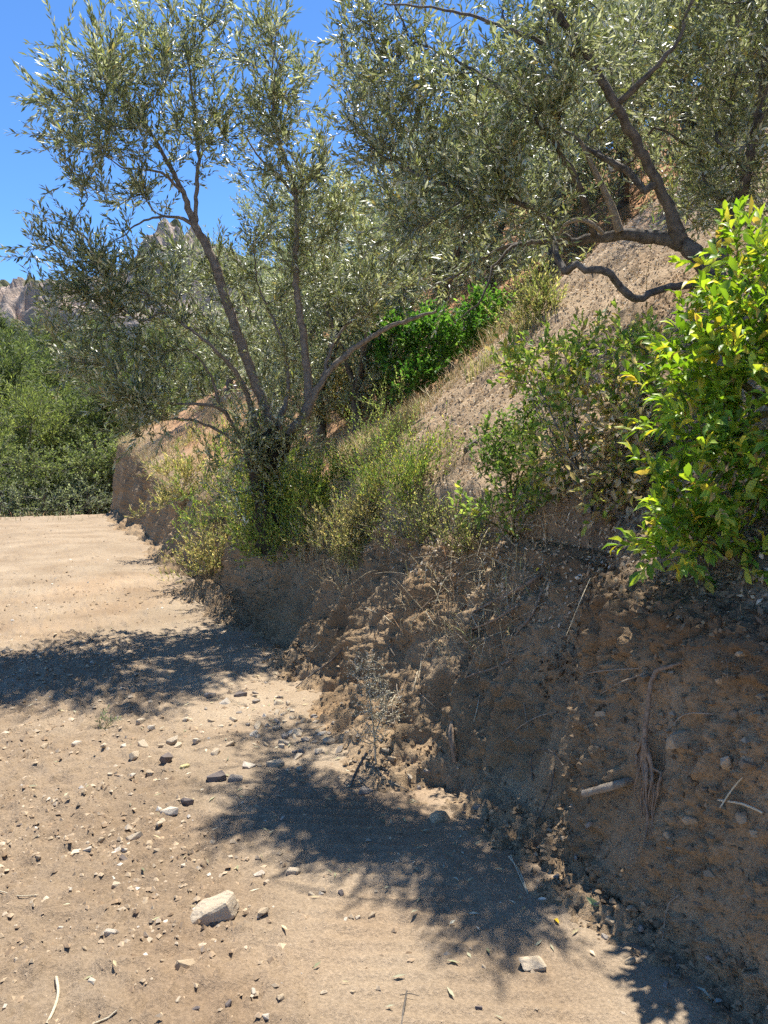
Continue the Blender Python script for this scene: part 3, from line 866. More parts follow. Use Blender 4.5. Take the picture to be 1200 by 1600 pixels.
# ---- olives standing further up the hillside: one built, the others copies
def local_tree(name, label, cat, seed, h, cr, n_att, bark, leafmat, shape, ls, lw, cols, wts, trunks=3, group=None, lean=0.5, crown_low=0.35, tr=0.09, **kw):
    r = np.random.default_rng(seed)
    limbs = []
    base0 = np.array([0, 0, -0.25, tr])
    limbs.append(np.array([[0, 0, -0.25, tr], [0.02, 0.03, h * .12, tr * .85], [0.05, -0.02, h * .22, tr * .7]]))
    for k in range(trunks):
        a = k * 2 * np.pi / trunks + r.uniform(-.5, .5)
        rr = cr * lean * r.uniform(.7, 1.2)
        limbs.append(np.array([[0.05, -0.02, h * .22, tr * .6], [rr * .45 * np.cos(a), rr * .45 * np.sin(a), h * .45, tr * .42], [rr * np.cos(a), rr * np.sin(a), h * .72, tr * .2]]))
    c = []
    for k in range(9):
        a = r.uniform(0, 2 * np.pi); q = cr * r.uniform(.15, .75)
        c.append(blob(r, (q * np.cos(a), q * np.sin(a), h * r.uniform(crown_low, .85)), (cr * .42, cr * .42, h * .16), n_att // 9))
    return woody(name, label, cat, limbs, np.vstack(c), seed, bark, leafmat, shape, ls, lw, cols, wts, group=group, loc=(0, 0, 0), **kw)[0]

BG_COLS = [(0.180, 0.220, 0.115), (0.27, 0.305, 0.18), (0.38, 0.41, 0.29), (0.52, 0.54, 0.43)]
oA = local_tree('olive_tree', 'grey green olive tree on the reddish hillside behind the leaning olives', 'tree', 31, 3.0, 1.6, 270, M_DBARK, M_OLIVE, 'lance', .085, .023, BG_COLS, [.3, .36, .24, .1], crown_low=.16, per_tip=4, ln=(.2, .42), per_m=34, step=.14, tip_r=.003, group='olive trees on the hillside')
oB = local_tree('olive_tree', 'grey green olive tree on the reddish hillside behind the leaning olives', 'tree', 32, 3.4, 1.7, 250, M_DBARK, M_OLIVE, 'lance', .085, .023, BG_COLS, [.3, .36, .24, .1], trunks=4, crown_low=.2, per_tip=4, ln=(.2, .45), per_m=34, step=.14, tip_r=.003, group='olive trees on the hillside')
spots = [(598, 10.5, 1.0, 0), (690, 11.5, 1.05, 1), (520, 12.5, 1.0, 1), (760, 14.0, 1.2, 0), (640, 15.0, 1.2, 1), (860, 13.0, 1.2, 1), (960, 15.0, 1.3, 0), (440, 15.0, 1.0, 0), (560, 18.0, 1.3, 0), (1060, 12.0, 1.2, 1), (360, 19.0, 1.1, 1), (830, 18.0, 1.4, 0), (1150, 10.0, 1.1, 0), (480, 21, 1.3, 1), (700, 20, 1.5, 1), (400, 25, 1.3, 0), (500, 10.2, .85, 0), (440, 11.5, .9, 1), (560, 9.3, .75, 0), (1150, 8.0, .9, 1)]
used = set()
OLAB = {0: 'dark-trunked olive tree behind the bright green shrub in the hollow', 1: 'olive tree on the hillside above the bright green shrub', 16: 'low bushy olive close behind the stems of the slender olive', 17: 'low bushy olive behind the main stem of the slender olive', 18: 'small bushy olive between the slender olive and the bright green shrub', 12: 'olive tree behind the upper end of the yellow green bush', 19: 'olive tree just above the trunk of the leaning olive'}
for i, (px, Y, sc_, kind) in enumerate(spots):
    src = (oA, oB)[kind]
    o = src if kind not in used else copy_tree(src)
    used.add(kind)
    X = (px - 600) / 1200 * Y
    g = ground_at(X, Y)
    o.location = (X, Y, (g if g is not None else 0))
    o.scale = (sc_,) * 3
    o.rotation_euler = (0, 0, i * 1.9)
    o['label'] = OLAB.get(i, 'grey green olive tree on the reddish hillside behind the leaning olives')

# ---- pines and scrub
PINE = [(0.070, 0.098, 0.038), (0.105, 0.138, 0.053), (0.150, 0.185, 0.075), (0.20, 0.23, 0.10)]
SCRUB = [(0.090, 0.120, 0.045), (0.140, 0.175, 0.072), (0.21, 0.24, 0.115), (0.29, 0.31, 0.17)]
LIME = [(0.13, 0.170, 0.052), (0.19, 0.23, 0.075), (0.27, 0.30, 0.115)]
GREYG = [(0.16, 0.19, 0.13), (0.22, 0.25, 0.18), (0.30, 0.32, 0.25)]
def pine(seed, h, cr, cols, wts, label, group, trunks=4, low=.22, ls=.26, lw=.05, n=210, name='pine_tree', per_tip=5, per_m=22):
    return local_tree(name, label, 'tree', seed, h, cr, n, M_DBARK, M_TUFT, 'lance', ls, lw, cols, wts, trunks=trunks, group=group, lean=.55, crown_low=low, tr=.12, per_tip=per_tip, ln=(.25, .6), per_m=per_m, step=.3, tip_r=.006, back=.9, up=(0, 0, .4), rnd=.7, spread=1.0, stem_r=.006)
protos = {
    'pine1': pine(41, 6.0, 2.0, PINE, [.25, .35, .3, .1], 'dark green pine growing among the scrub beyond the end of the track', 'pines beyond the end of the track'),
    'pine2': pine(42, 5.0, 2.0, PINE, [.2, .3, .3, .2], 'dark green pine growing among the scrub beyond the end of the track', 'pines beyond the end of the track', trunks=3),
    'lime': pine(43, 3.6, 1.7, LIME, [.3, .4, .3], 'bright yellowish green young pine beyond the end of the track', 'yellowish young pines beyond the track', low=.12, ls=.13, lw=.02, per_m=44),
    'scrub1': pine(44, 2.6, 1.6, SCRUB, [.25, .35, .3, .1], 'mid green rounded scrub bush beyond the end of the track', 'scrub bushes beyond the track', low=.05, ls=.075, lw=.034, name='scrub_bush', per_m=46),
    'scrub2': pine(45, 2.2, 1.6, GREYG, [.35, .4, .25], 'silvery grey green bush beyond the end of the track', 'silvery bushes beyond the track', low=.05, ls=.075, lw=.026, name='scrub_bush', per_m=46),
}
for k in ('scrub1', 'scrub2'):
    for o in [protos[k]]: o['category'] = 'bush'
TREE_F = bvh(VF, grid_faces(*YY.shape))
def far_z(X, Y):
    p, nn, i, dd = TREE_F.ray_cast(Vector((X, Y, 400)), Vector((0, 0, -1)))
    return -5.0 if p is None else p.z
rf = np.random.default_rng(77)
first = set()
def put(kind, X, Y, z, s_, rot):
    src = protos[kind]
    o = src if kind not in first else copy_tree(src)
    first.add(kind)
    o.location = (X, Y, z); o.scale = (s_ * rf.uniform(.9, 1.1), s_ * rf.uniform(.9, 1.1), s_); o.rotation_euler = (0, 0, rot)
    return o
# nearest hedge of bushes just below the crest of the track
near = [(20, 25.5, 'scrub1', 1.6), (60, 24.5, 'scrub2', 1.5), (100, 26, 'scrub1', 1.5), (140, 25, 'scrub2', 1.5), (165, 27, 'scrub1', 1.7), (190, 26, 'scrub1', 1.5), (-30, 26, 'lime', 1.4), (35, 31, 'lime', 1.7), (90, 32, 'pine2', 1.0), (140, 33, 'scrub1', 2.2), (0, 34, 'lime', 1.9), (180, 34, 'pine1', 1.15), (215, 36, 'scrub1', 2.4), (60, 40, 'pine1', 1.1), (120, 41, 'lime', 1.8), (165, 43, 'pine2', 1.5), (20, 45, 'pine2', 1.5), (240, 42, 'pine1', 1.4), (-30, 38, 'pine1', 1.4), (100, 50, 'pine1', 1.5), (200, 50, 'pine2', 1.7)]
for px, Y, kind, s_ in near:
    X = (px - 600) / 1200 * Y
    put(kind, X, Y, far_z(X, Y) - .2, s_, rf.uniform(0, 6.28))
for k in range(125):
    Y = 52 + 175 * rf.uniform(0, 1) ** 1.3
    px = rf.uniform(-60, 430)
    X = (px - 600) / 1200 * Y
    kind = rf.choice(['pine1', 'pine2', 'scrub1', 'lime', 'pine1', 'scrub2', 'pine2'])
    put(kind, X, Y, far_z(X, Y) - .3, rf.uniform(1.1, 1.9) * (1 + .3 * (Y > 120)), rf.uniform(0, 6.28))
# tall dark pines on the hillside above the leaning olive
hp = pine(46, 7.0, 2.0, PINE, [.35, .4, .2, .05], 'tall dark pine on the hillside high above the leaning olive', 'dark pines on the hillside', n=300, ls=.2, lw=.035, low=.15)
for i, (px, Y, s_) in enumerate([(1130, 13.5, 1.0), (850, 17.0, 1.0), (1010, 19, 1.15), (1230, 11, .95), (1190, 17, 1.2)]):
    o = hp if i == 0 else copy_tree(hp)
    X = (px - 600) / 1200 * Y
    g = ground_at(X, Y)
    o.location = (X, Y, (g or 0) - .2); o.scale = (s_,) * 3; o.rotation_euler = (0, 0, i * 1.3)
print('trees', round(time.time() - T0, 1))

# ================================================================== BUSHES AND PLANTS
# ---- laurel: 300 nearest leaves single, the rest one mass
rng = np.random.default_rng(21)
lb = at_sd(2.95, 1.0)
org = lb.copy()
def P4(p, r): return np.append(p, r)
lau_limbs = [np.array([P4(lb - [0, 0, .1], .03), P4(lb + [-.02, -.05, .15], .028), P4(lb + [-.05, -.08, .35], .022)])]
for (px, py, Y) in [(1150, 420, 3.05), (1190, 540, 2.85), (1090, 560, 3.0), (1070, 690, 2.85), (1150, 730, 2.75), (1090, 840, 2.75), (1260, 650, 2.8)]:
    e = pt(px, py, Y); m_ = (lb + [-.05, -.08, .35]) * .5 + e * .5
    lau_limbs.append(np.array([P4(lb + [-.02, -.05, .15], .018), P4(m_ + [0, 0, .05], .012), P4(e, .006)]))
lau_att = clusters(rng, [(1160, 420, 3.05, 55, 65, .22, 22), (1190, 510, 2.9, 70, 70, .25, 26), (1110, 540, 3.0, 55, 70, .25, 22), (1180, 620, 2.8, 75, 65, .25, 28), (1085, 650, 2.9, 55, 75, .25, 24), (1150, 720, 2.75, 85, 60, .25, 28),
                         (1085, 790, 2.75, 55, 60, .2, 18), (1060, 850, 2.72, 55, 35, .15, 14), (1140, 860, 2.65, 60, 30, .15, 12), (1280, 480, 2.8, 70, 120, .25, 26), (1290, 700, 2.65, 70, 120, .2, 22)])
pos, par, rad, tips, nm = grow(lau_limbs, lau_att, rng, .07, .0022, .2)
laurel = tag(empty('laurel_bush', org), 'bright yellow green broad-leaved bush overhanging the bank lip', 'bush')
wood_obj('branches', wood_lines(pos - org, par, rad), M_STEM, laurel)
S, D, L = tip_shoots(pos, par, tips, rng, 2, .20, (.08, .20), np.array([-.1, -.1, .40]), .65)
P, LD, sid, tt = shoots(S, D, L, 80, rng, 1.0, 0.0)
n = len(P)
ll = .066 * rng.uniform(.6, 1.2, n); lw = .027 * rng.uniform(.8, 1.15, n)
upv = norm(rng.normal(0, .5, (n, 3)) + np.array([-.1, -.1, 1.0]))
pr = project(P)
vis = (pr[:, 0] > -5) & (pr[:, 0] < 1195) & (pr[:, 1] > 300) & (pr[:, 1] < 960)
# nearest to the eye in its own direction = shows largest
key = np.where(vis, pr[:, 2], 99)
order = []
cellid = (pr[:, 0] // 16).astype(int) * 1000 + (pr[:, 1] // 16).astype(int)
seen = {}
for i in np.argsort(key):
    if not vis[i]: break
    c_ = cellid[i]
    if seen.get(c_, 0) < 1:
        seen[c_] = seen.get(c_, 0) + 1; order.append(i)
    if len(order) >= 300: break
single = np.zeros(n, bool); single[order] = True
LCOL = [(0.14, 0.25, .030), (0.25, .39, .050), (.36, .48, .065), (.50, .56, .10), (.66, .55, .09), (.46, .33, .13)]
rest = ~single
V, F, k = leaves(P[rest] - org, LD[rest], upv[rest], ll[rest], lw[rest], 'broad')
c = palette(rest.sum(), rng, LCOL, [.26, .30, .22, .10, .07, .05], .22)
tag(mesh_obj('leaves', V, F, M_GLOSSY, laurel, True, np.repeat(c, k, 0)), kind='stuff')
Vt, Ft = LEAF['broad']
lm = bpy.data.meshes.new('leaf')
lm.from_pydata((Vt * np.array([1, .41, .41])).tolist(), [], Ft.tolist())
lm.polygons.foreach_set('use_smooth', np.full(len(Ft), True))
lm.materials.append(M_LAUREL)
from mathutils import Matrix
for i in np.nonzero(single)[0]:
    d = norm(LD[i]); sd = norm(np.cross(upv[i], d)); nn = np.cross(d, sd)
    o = bpy.data.objects.new('leaf', lm); COL.objects.link(o); o.parent = laurel
    s1 = ll[i]
    nn = nn * rng.uniform(.3, 1.9); sd = sd * rng.uniform(.75, 1.2)
    M = Matrix(np.column_stack([d * s1, sd * s1, nn * s1, P[i] - org]).tolist()).to_4x4() if False else Matrix(((d[0] * s1, sd[0] * s1, nn[0] * s1, P[i][0] - org[0]), (d[1] * s1, sd[1] * s1, nn[1] * s1, P[i][1] - org[1]), (d[2] * s1, sd[2] * s1, nn[2] * s1, P[i][2] - org[2]), (0, 0, 0, 1)))
    o.matrix_basis = M

# ---- generic shrub rooted on the slope at a pixel
def shrub(name, label, cat, base_px, cl, seed, cols, wts, shape='lance', ls=.04, lw=.016, mat=None, per_tip=3, ln=(.06, .16), per_m=80, up=(-.05, -.05, .4), rnd=.6, bark=None, group=None, stems=5, sr=.006, colfn=None, spread=.9, base=None, tip_r=.0013, droop=0.0, step=.05):
    r = np.random.default_rng(seed)
    b = hit(*base_px)[0] if base is None else np.asarray(base)
    A = clusters(r, cl) if not callable(cl) else cl(r, b)
    cen = A.mean(0)
    limbs = [np.array([P4(b - [0, 0, .05], sr * 1.3), P4(b + (cen - b) * .12, sr)])]
    for k in range(stems):
        e = A[r.integers(len(A))]
        limbs.append(np.array([P4(b + r.normal(0, .015, 3) * [1, 1, 0], sr), P4(b + (e - b) * .5 + r.normal(0, .03, 3), sr * .7), P4(b + (e - b) * .85, sr * .4)]))
    return woody(name, label, cat, limbs, A, seed, bark or M_STEM, mat or M_TUFT, shape, ls, lw, cols, wts, per_tip=per_tip, back=.15, ln=ln, up=up, rnd=rnd, per_m=per_m, spread=spread, step=step, tip_r=tip_r, group=group, crown='leaves', trunk='stems', pl=.2, colfn=colfn, stem_r=.0011, droop=droop)

GREEN = [(.10, .17, .04), (.15, .24, .055), (.22, .31, .08), (.31, .38, .11), (.48, .45, .10)]
DRYC = [(.58, .46, .30), (.47, .35, .21), (.68, .57, .39), (.36, .25, .14), (.42, .42, .13)]
def mixdry(P, sid, r):
    pp = project(P)
    n = len(P)
    f = np.exp(-(((pp[:, 0] - 950) / 95) ** 2 + ((pp[:, 1] - 720) / 95) ** 2) * .8) * 1.1
    ns = .25 * fbm(P * 9, 2, seed=301)
    dry = r.uniform(0, 1, n) < np.clip(f * 1.05 + ns + .08, .08, .85)
    a = palette(n, r, [(.15, .25, .05), (.22, .33, .07), (.31, .41, .09), (.42, .48, .12), (.60, .54, .10)], [.16, .28, .28, .20, .08]); b_ = palette(n, r, DRYC, [.35, .2, .25, .1, .1])
    return np.where(dry[:, None], b_, a)
shrub('withered_bush', 'half withered bush with tan dead leaves and green top beside the yellow green bush', 'bush', (930, 800),
      [(850, 575, 4.0, 75, 45, .22, 36), (950, 560, 3.95, 80, 50, .22, 34), (1030, 590, 3.7, 45, 60, .2, 22), (920, 650, 3.8, 80, 50, .22, 36), (990, 680, 3.6, 65, 60, .2, 32), (870, 720, 3.75, 65, 50, .18, 26), (960, 760, 3.55, 75, 50, .18, 32), (1020, 770, 3.5, 35, 45, .15, 10)],
      51, GREEN, [1] * 5, 'broad', .054, .025, M_TUFT, per_tip=3, ln=(.07, .18), per_m=52, colfn=mixdry, stems=12, sr=.008, bark=M_OBARK)
shrub('shrub', 'low dark green leafy shrub on the litter slope beside the withered bush', 'bush', (800, 790),
      [(800, 690, 4.3, 50, 40, .18, 40), (775, 725, 4.2, 35, 35, .15, 26), (840, 720, 4.1, 40, 40, .15, 26), (850, 640, 4.2, 35, 40, .15, 22)], 52, GREEN, [.3, .35, .25, .08, .02], 'broad', .034, .015, per_tip=3, ln=(.06, .14), per_m=75, stems=8)
shrub('shrub', 'yellowish leafy shrub on the crumbling lip below the withered bush', 'bush', (800, 840),
      [(790, 795, 3.95, 45, 30, .12, 20), (850, 775, 3.85, 40, 22, .12, 14), (740, 800, 4.1, 30, 22, .1, 10)], 53, GREEN, [.1, .2, .3, .25, .15], 'broad', .045, .021, per_tip=2, ln=(.06, .13), per_m=60, stems=7)
shrub('shrub', 'bright green dense shrub in the hollow behind the scree mound', 'bush', (680, 590),
      [(620, 545, 9.2, 40, 50, .35, 50), (680, 535, 9.2, 45, 50, .35, 55), (735, 520, 9.2, 40, 35, .35, 40), (650, 590, 8.9, 50, 28, .25, 34), (760, 490, 9.3, 25, 25, .25, 16)], 54, [(.06, .16, .025), (.09, .22, .035), (.14, .28, .05), (.22, .34, .07)], [.3, .35, .25, .1], 'broad', .07, .034, per_tip=4, ln=(.12, .28), per_m=45, stems=9, sr=.012, step=.1, base=at_sd(9.0, 2.3))
YG = [(.18, .22, .08), (.27, .29, .12), (.38, .36, .17), (.52, .44, .25), (.60, .50, .30), (.13, .17, .05)]
STRAWY = [(.50, .40, .22), (.60, .50, .30), (.42, .33, .17), (.30, .29, .13), (.22, .25, .09)]
# upright weedy plants: (base px, height px, half width px, seed, colours, label)
W = [
    ((840, 500), 60, 30, 61, YG, 'olive green feathery bush high on the mound edge below the olive limb'),
    ((550, 660), 60, 30, 62, STRAWY, 'yellowish feathery bush beside the dry grass right of the stems'),
    ((590, 720), 80, 38, 63, [(.16, .25, .07), (.24, .32, .10), (.32, .38, .14), (.40, .40, .2)], 'fresh green feathery fennel clump at the foot of the scree mound'),
    ((600, 780), 70, 45, 64, GREEN, 'dark green weed clump below the fennel'),
    ((660, 770), 60, 40, 65, GREEN, 'dull green weed clump on leaf litter below the scree'),
    ((520, 790), 60, 40, 66, GREEN, 'dark green weed tangle right of the olive stump'),
    ((560, 850), 55, 50, 67, STRAWY, 'straggly weeds hanging at the lip under the fennel'),
    ((480, 860), 80, 45, 68, [(.20, .28, .05), (.30, .38, .07), (.42, .44, .09), (.13, .2, .04)], 'yellow green weeds with pale flowers below the olive stump'),
    ((420, 860), 75, 40, 69, GREEN, 'leafy weeds in the shade under the olive stump'),
    ((345, 830), 130, 55, 70, GREEN, 'tall arching weed shoots left of the olive stump'),
    ((290, 790), 90, 45, 71, STRAWY, 'sparse weedy shoots above the middle of the bank'),
    ((385, 800), 110, 35, 72, GREEN, 'upright weed shoots leaning against the olive stump'),
    ((436, 838), 110, 28, 76, GREEN, 'leafy weed tangle right in front of the olive stump'),
    ((398, 842), 105, 26, 77, YG, 'pale weed tangle against the shaded side of the olive stump'),
    ((640, 800), 55, 45, 78, GREEN, 'dark green trailing weeds between the fennel and the yellowish shrub'),
    ((660, 850), 45, 40, 73, YG, 'thin weeds along the lip above the gouged bank'),
    ((730, 860), 40, 35, 74, YG, 'small yellowish weeds on the lip beside the dug notch'),
    ((330, 900), 60, 45, 75, STRAWY, 'dry straggling weeds drooping down the bank left of the stump'),
]
for (bp, hpx, wpx, sd_, cols_, lab) in W:
    b = hit(*bp)[0]
    Yd = b[1]; m_ = Yd / 1200
    def cl(r, b, hpx=hpx, wpx=wpx, m_=m_):
        n = int(r.integers(45, 85))
        q = np.stack([r.normal(0, .75, n) * wpx * m_, r.normal(0, .5, n) * wpx * m_, (r.uniform(0, 1, n) ** 1.5 * 1.1 + .08) * hpx * m_], 1)
        q[:, 2] += .35 * q[:, 0]
        return b + q
    shrub('weed', lab, 'weed', bp, cl, sd_, cols_, [.25, .25, .2, .1, .06, .14] if cols_ is YG else np.ones(len(cols_)), 'lance', .0055 * Yd * (.7 + .06 * (sd_ % 9)), .0017 * Yd * (.75 + .09 * (sd_ % 7)), per_tip=4, ln=(.10, .26), per_m=60, stems=9, sr=.003, up=(0, 0, .7), rnd=.35, spread=.6, step=.05, tip_r=.001)
for k_, (s__, d__, sd__, cols__, lab__) in enumerate([
        (7.35, .34, 81, GREEN, 'dense dark weeds on the lip hiding the foot of the olive stump'),
        (7.7, .33, 82, [(.24, .31, .07), (.34, .41, .09), (.46, .47, .12), (.15, .21, .05)], 'yellow green leafy weeds on the lip in front of the olive stump'),
        (8.05, .33, 83, GREEN, 'dark weeds on the lip just beyond the olive stump')]):
    b = at_sd(s__, d__)
    shrub('weed', lab__, 'weed', None, lambda r, b: b + np.stack([r.normal(0, .17, 95), r.normal(0, .12, 95), r.uniform(-.15, .62, 95)], 1), sd__, cols__, np.ones(len(cols__)), 'lance', .042, .015, per_tip=4, ln=(.08, .2), per_m=60, stems=10, sr=.003, up=(-.1, -.15, .5), rnd=.45, spread=.7, base=b)
shrub('sapling', 'thin upright green shoot rising in front of the shaded scree', 'plant', (1010, 480), lambda r, b: b + np.stack([np.linspace(0, .03, 9), np.zeros(9), np.linspace(.1, .55, 9)], 1), 90, GREEN, [.1, .3, .3, .2, .1], 'lance', .05, .012, per_tip=1, ln=(.05, .1), per_m=60, stems=1, sr=.003)
shrub('weed', 'tiny grey green weed sprouting on the open dirt track', 'weed', (165, 1138), lambda r, b: b + np.stack([r.normal(0, .035, 14), r.normal(0, .03, 14), r.uniform(.02, .08, 14)], 1), 91, GREYG, [.4, .4, .2], 'lance', .03, .008, per_tip=2, ln=(.02, .05), per_m=120, stems=5, sr=.002, step=.02)
print('bushes', round(time.time() - T0, 1))

# ================================================================== SCATTER ON THE GROUND
A_ = VBg[:-1, :-1]; B_ = VBg[1:, :-1]; C_ = VBg[:-1, 1:]
cn = np.cross(C_ - A_, B_ - A_)
carea = np.linalg.norm(cn, axis=-1)
cnn = cn / (carea[..., None] + 1e-12)
cnn *= np.where((cnn[..., 2:3] - cnn[..., 0:1] * .7) < 0, -1, 1)
cS = Sm[:-1, :-1]; cD = Dm[:-1, :-1]; cZ = Zm[:-1, :-1]
def scatter(n, weight, r):
    w = (carea * weight).ravel(); w = w / w.sum()
    idx = np.searchsorted(np.cumsum(w), r.uniform(0, 1, n)).clip(0, w.size - 1)
    i, j = np.unravel_index(idx, carea.shape)
    a, b = r.uniform(0, 1, (n, 1)), r.uniform(0, 1, (n, 1))
    p = A_[i, j] + (B_[i, j] - A_[i, j]) * a + (C_[i, j] - A_[i, j]) * b
    return p, cnn[i, j], cS[i, j], cD[i, j]

def flat_leaves(name, p, nn, r, ls, lw, shape, c, mat, label, lift=.006, tilt=.35):
    n = len(p)
    t = norm(np.cross(nn, r.normal(0, 1, (n, 3)))) + nn * r.normal(.1, tilt, (n, 1))
    upv = norm(nn + r.normal(0, tilt, (n, 3)))
    V, F, k = leaves(p + nn * lift, t, upv, ls, lw, shape)
    o = mesh_obj(name, V, F, mat, None, False, np.repeat(c, k, 0))
    return tag(o, label, None, kind='stuff')

r = np.random.default_rng(401)
# litter on the mound and under the bushes
wgt = ((cD > .42) & (cD < 6.5) & (cS > .5) & (cS < 7.3)).astype(float) * np.where(cD > 4, .3, 1)
p, nn, s_, d_ = scatter(50000, wgt, r)
n = len(p)
LIT = [(.54, .42, .27), (.45, .33, .21), (.62, .50, .35), (.33, .23, .14), (.68, .58, .44)]
flat_leaves('leaf_litter', p, nn, r, r.uniform(.014, .036, n), r.uniform(.008, .018, n), 'flake', palette(n, r, LIT, [.3, .28, .2, .12, .1]), M_DRY, 'dry brown leaf litter covering the steep slope', tilt=.4)
# dark humus litter along the lip below the laurel
wgt = ((cD > .28) & (cD < .8) & (cS > .8) & (cS < 3.6)).astype(float)
p, nn, s_, d_ = scatter(4200, wgt, r); n = len(p)
flat_leaves('leaf_litter', p, nn, r, r.uniform(.015, .045, n), r.uniform(.008, .02, n), 'flake', palette(n, r, [(.15, .105, .065), (.22, .16, .10), (.09, .065, .042), (.34, .27, .17)], [.36, .32, .22, .10]), M_DRY, 'dark leaf litter along the lip under the bright bush', tilt=.5)

# grass: blades bent over, two triangles each
def grass(name, label, p, nn, r, h, w, cols, wts, lean=.5):
    n = len(p)
    az = r.uniform(0, 2 * np.pi, n)
    ld = np.stack([np.cos(az), np.sin(az), np.zeros(n)], 1)
    upd = norm(np.array([0, 0, 1.0]) + nn * .3 + ld * (lean * r.uniform(.1, 1, (n, 1))))
    side = norm(np.cross(upd, ld + [0, 0, .01])) * (w * .5)[:, None]
    mid = p + upd * (h * .55)[:, None]
    tip = mid + norm(upd + ld * (lean * 1.3) - np.array([0, 0, .25])) * (h * .5)[:, None]
    V = np.stack([p - side, p + side, mid + side * .8, mid - side * .8, tip], 1).reshape(-1, 3)
    Ft = np.arange(n)[:, None] * 5
    F4 = Ft + np.array([0, 1, 2, 3]); F3 = Ft + np.array([3, 2, 4])
    c = palette(n, r, cols, wts)
    o = mesh_obj(name, V, [F4, F3], M_DRY if 'dry' in name else M_TUFT, None, False, np.repeat(c, 5, 0))
    return tag(o, label, None, kind='stuff')
STR = [(.55, .44, .25), (.64, .54, .33), (.46, .35, .19), (.50, .30, .16), (.36, .36, .14)]
nz = fbm(np.stack([cS.ravel(), cD.ravel(), cZ.ravel() * 0], 1) * 1.6, 3, seed=505).reshape(cS.shape)
wgt = ((cD > .30) & (cD < 2.6) & (cS > 6.6) & (cS < 22)).astype(float) * sstep(-.25, .2, nz) * np.where(cS < 9, 2.2, .8)
p, nn, s_, d_ = scatter(21000, wgt, r); n = len(p)
grass('dry_grass', 'straw coloured dry grass on the terrace above the bank', p, nn, r, r.uniform(.08, .26, n), r.uniform(.003, .006, n), STR, [.3, .3, .2, .1, .1])
wgt = ((cD > .22) & (cD < .55) & (cS > 3.6) & (cS < 22)).astype(float) * sstep(-.2, .3, nz)
p, nn, s_, d_ = scatter(2400, wgt, r); n = len(p)
grass('dry_grass', 'thin dry grass fringe hanging over the bank lip', p, nn, r, r.uniform(.06, .22, n), r.uniform(.002, .005, n), STR, [.3, .3, .2, .1, .1], lean=1.1)
wgt = ((cD > .35) & (cD < 2.2) & (cS > 5.2) & (cS < 9.5)).astype(float) * sstep(0, .35, nz)
p, nn, s_, d_ = scatter(5500, wgt, r); n = len(p)
grass('green_grass', 'patchy green grass and herbs between the stump and the mound', p, nn, r, r.uniform(.07, .22, n), r.uniform(.003, .006, n), YG, [.22, .22, .2, .13, .1, .13])
wgt = ((cD > 3.5) & (cD < 28) & (cS > 6) & (cS < 40)).astype(float) * sstep(-.1, .4, nz)
p, nn, s_, d_ = scatter(16000, wgt, r); n = len(p)
grass('dry_grass', 'sparse dry grass and scrub on the upper reddish hillside', p, nn, r, r.uniform(.15, .45, n), r.uniform(.012, .03, n), STR + SCRUB, [.2, .2, .15, .1, .1, .1, .1, .05, .02])

r2 = np.random.default_rng(431)
sv = r2.uniform(18.5, 22.5, 2600); dv2 = -r2.uniform(0, 1, 2600) ** .8 * 9 - .1
zv = road_z(sv[:, None], dv2[:, None])[:, 0]
keep = r2.uniform(0, 1, 2600) < sstep(-.1, .35, fbm(np.stack([sv, dv2, sv * 0], 1) * .9, 3, seed=433)) * sstep(18.8, 20.6, sv)
pv = (P0 + sv[:, None] * E1 + dv2[:, None] * E2); pv[:, 2] = zv
pv = pv[keep]; n = len(pv)
grass('dry_grass', 'ragged dry grass along the far brow of the track', pv, np.tile([[0, 0, 1.0]], (n, 1)), r2, r2.uniform(.05, .22, n), r2.uniform(.008, .016, n), STR + SCRUB, [.2, .2, .15, .05, .1, .1, .1, .05, .05])
# crumbs of earth: small irregular octahedra
OCT = np.array([[1, 0, 0], [0, 1, 0], [-1, 0, 0], [0, -1, 0], [0, 0, 1], [0, 0, -.6]], float)
OF = np.array([[0, 1, 4], [1, 2, 4], [2, 3, 4], [3, 0, 4], [1, 0, 5], [2, 1, 5], [3, 2, 5], [0, 3, 5]])
def crumbs(name, label, p, size, c, r, mat):
    n = len(p)
    a = r.uniform(0, 2 * np.pi, n)
    V = OCT[None] * (1 + r.uniform(-.4, .4, (n, 6, 3))) * np.stack([r.uniform(.7, 1.3, n), r.uniform(.6, 1.1, n), r.uniform(.4, .85, n)], 1)[:, None]
    ca, sa = np.cos(a)[:, None], np.sin(a)[:, None]
    V = np.stack([V[..., 0] * ca - V[..., 1] * sa, V[..., 0] * sa + V[..., 1] * ca, V[..., 2]], -1) * size[:, None, None] + p[:, None]
    F = (OF[None] + (np.arange(n) * 6)[:, None, None]).reshape(-1, 3)
    o = mesh_obj(name, V.reshape(-1, 3), F, mat, None, False, np.repeat(c, 6, 0))
    return tag(o, label, None, kind='stuff')
M_CRUMB = leaf_mat('crumb', .95, .1, 0.0)
CRC = [(.42, .32, .21), (.36, .26, .165), (.50, .40, .28), (.60, .53, .43), (.30, .21, .13)]
def road_scatter(n, fn, r, srange, drange):
    s = r.uniform(*srange, n * 3); d = r.uniform(*drange, n * 3)
    q = np.stack([s, d, s * 0], 1)
    keep = r.uniform(0, 1, n * 3) < fn(s, d, q)
    s, d = s[keep][:n], d[keep][:n]
    z = road_z(s[:, None], d[:, None])[:, 0]
    w = P0 + s[:, None] * E1 + d[:, None] * E2
    w[:, 2] = z
    return w
p = road_scatter(26000, lambda s, d, q: (.15 + .85 * sstep(-.1, .4, fbm(q * 1.4, 3, seed=601))) * (1 - .8 * sstep(-1.25, -.8, d)) * np.clip(1.25 - s / 8, .1, 1), r, (.8, 7.5), (-3.6, -.25))
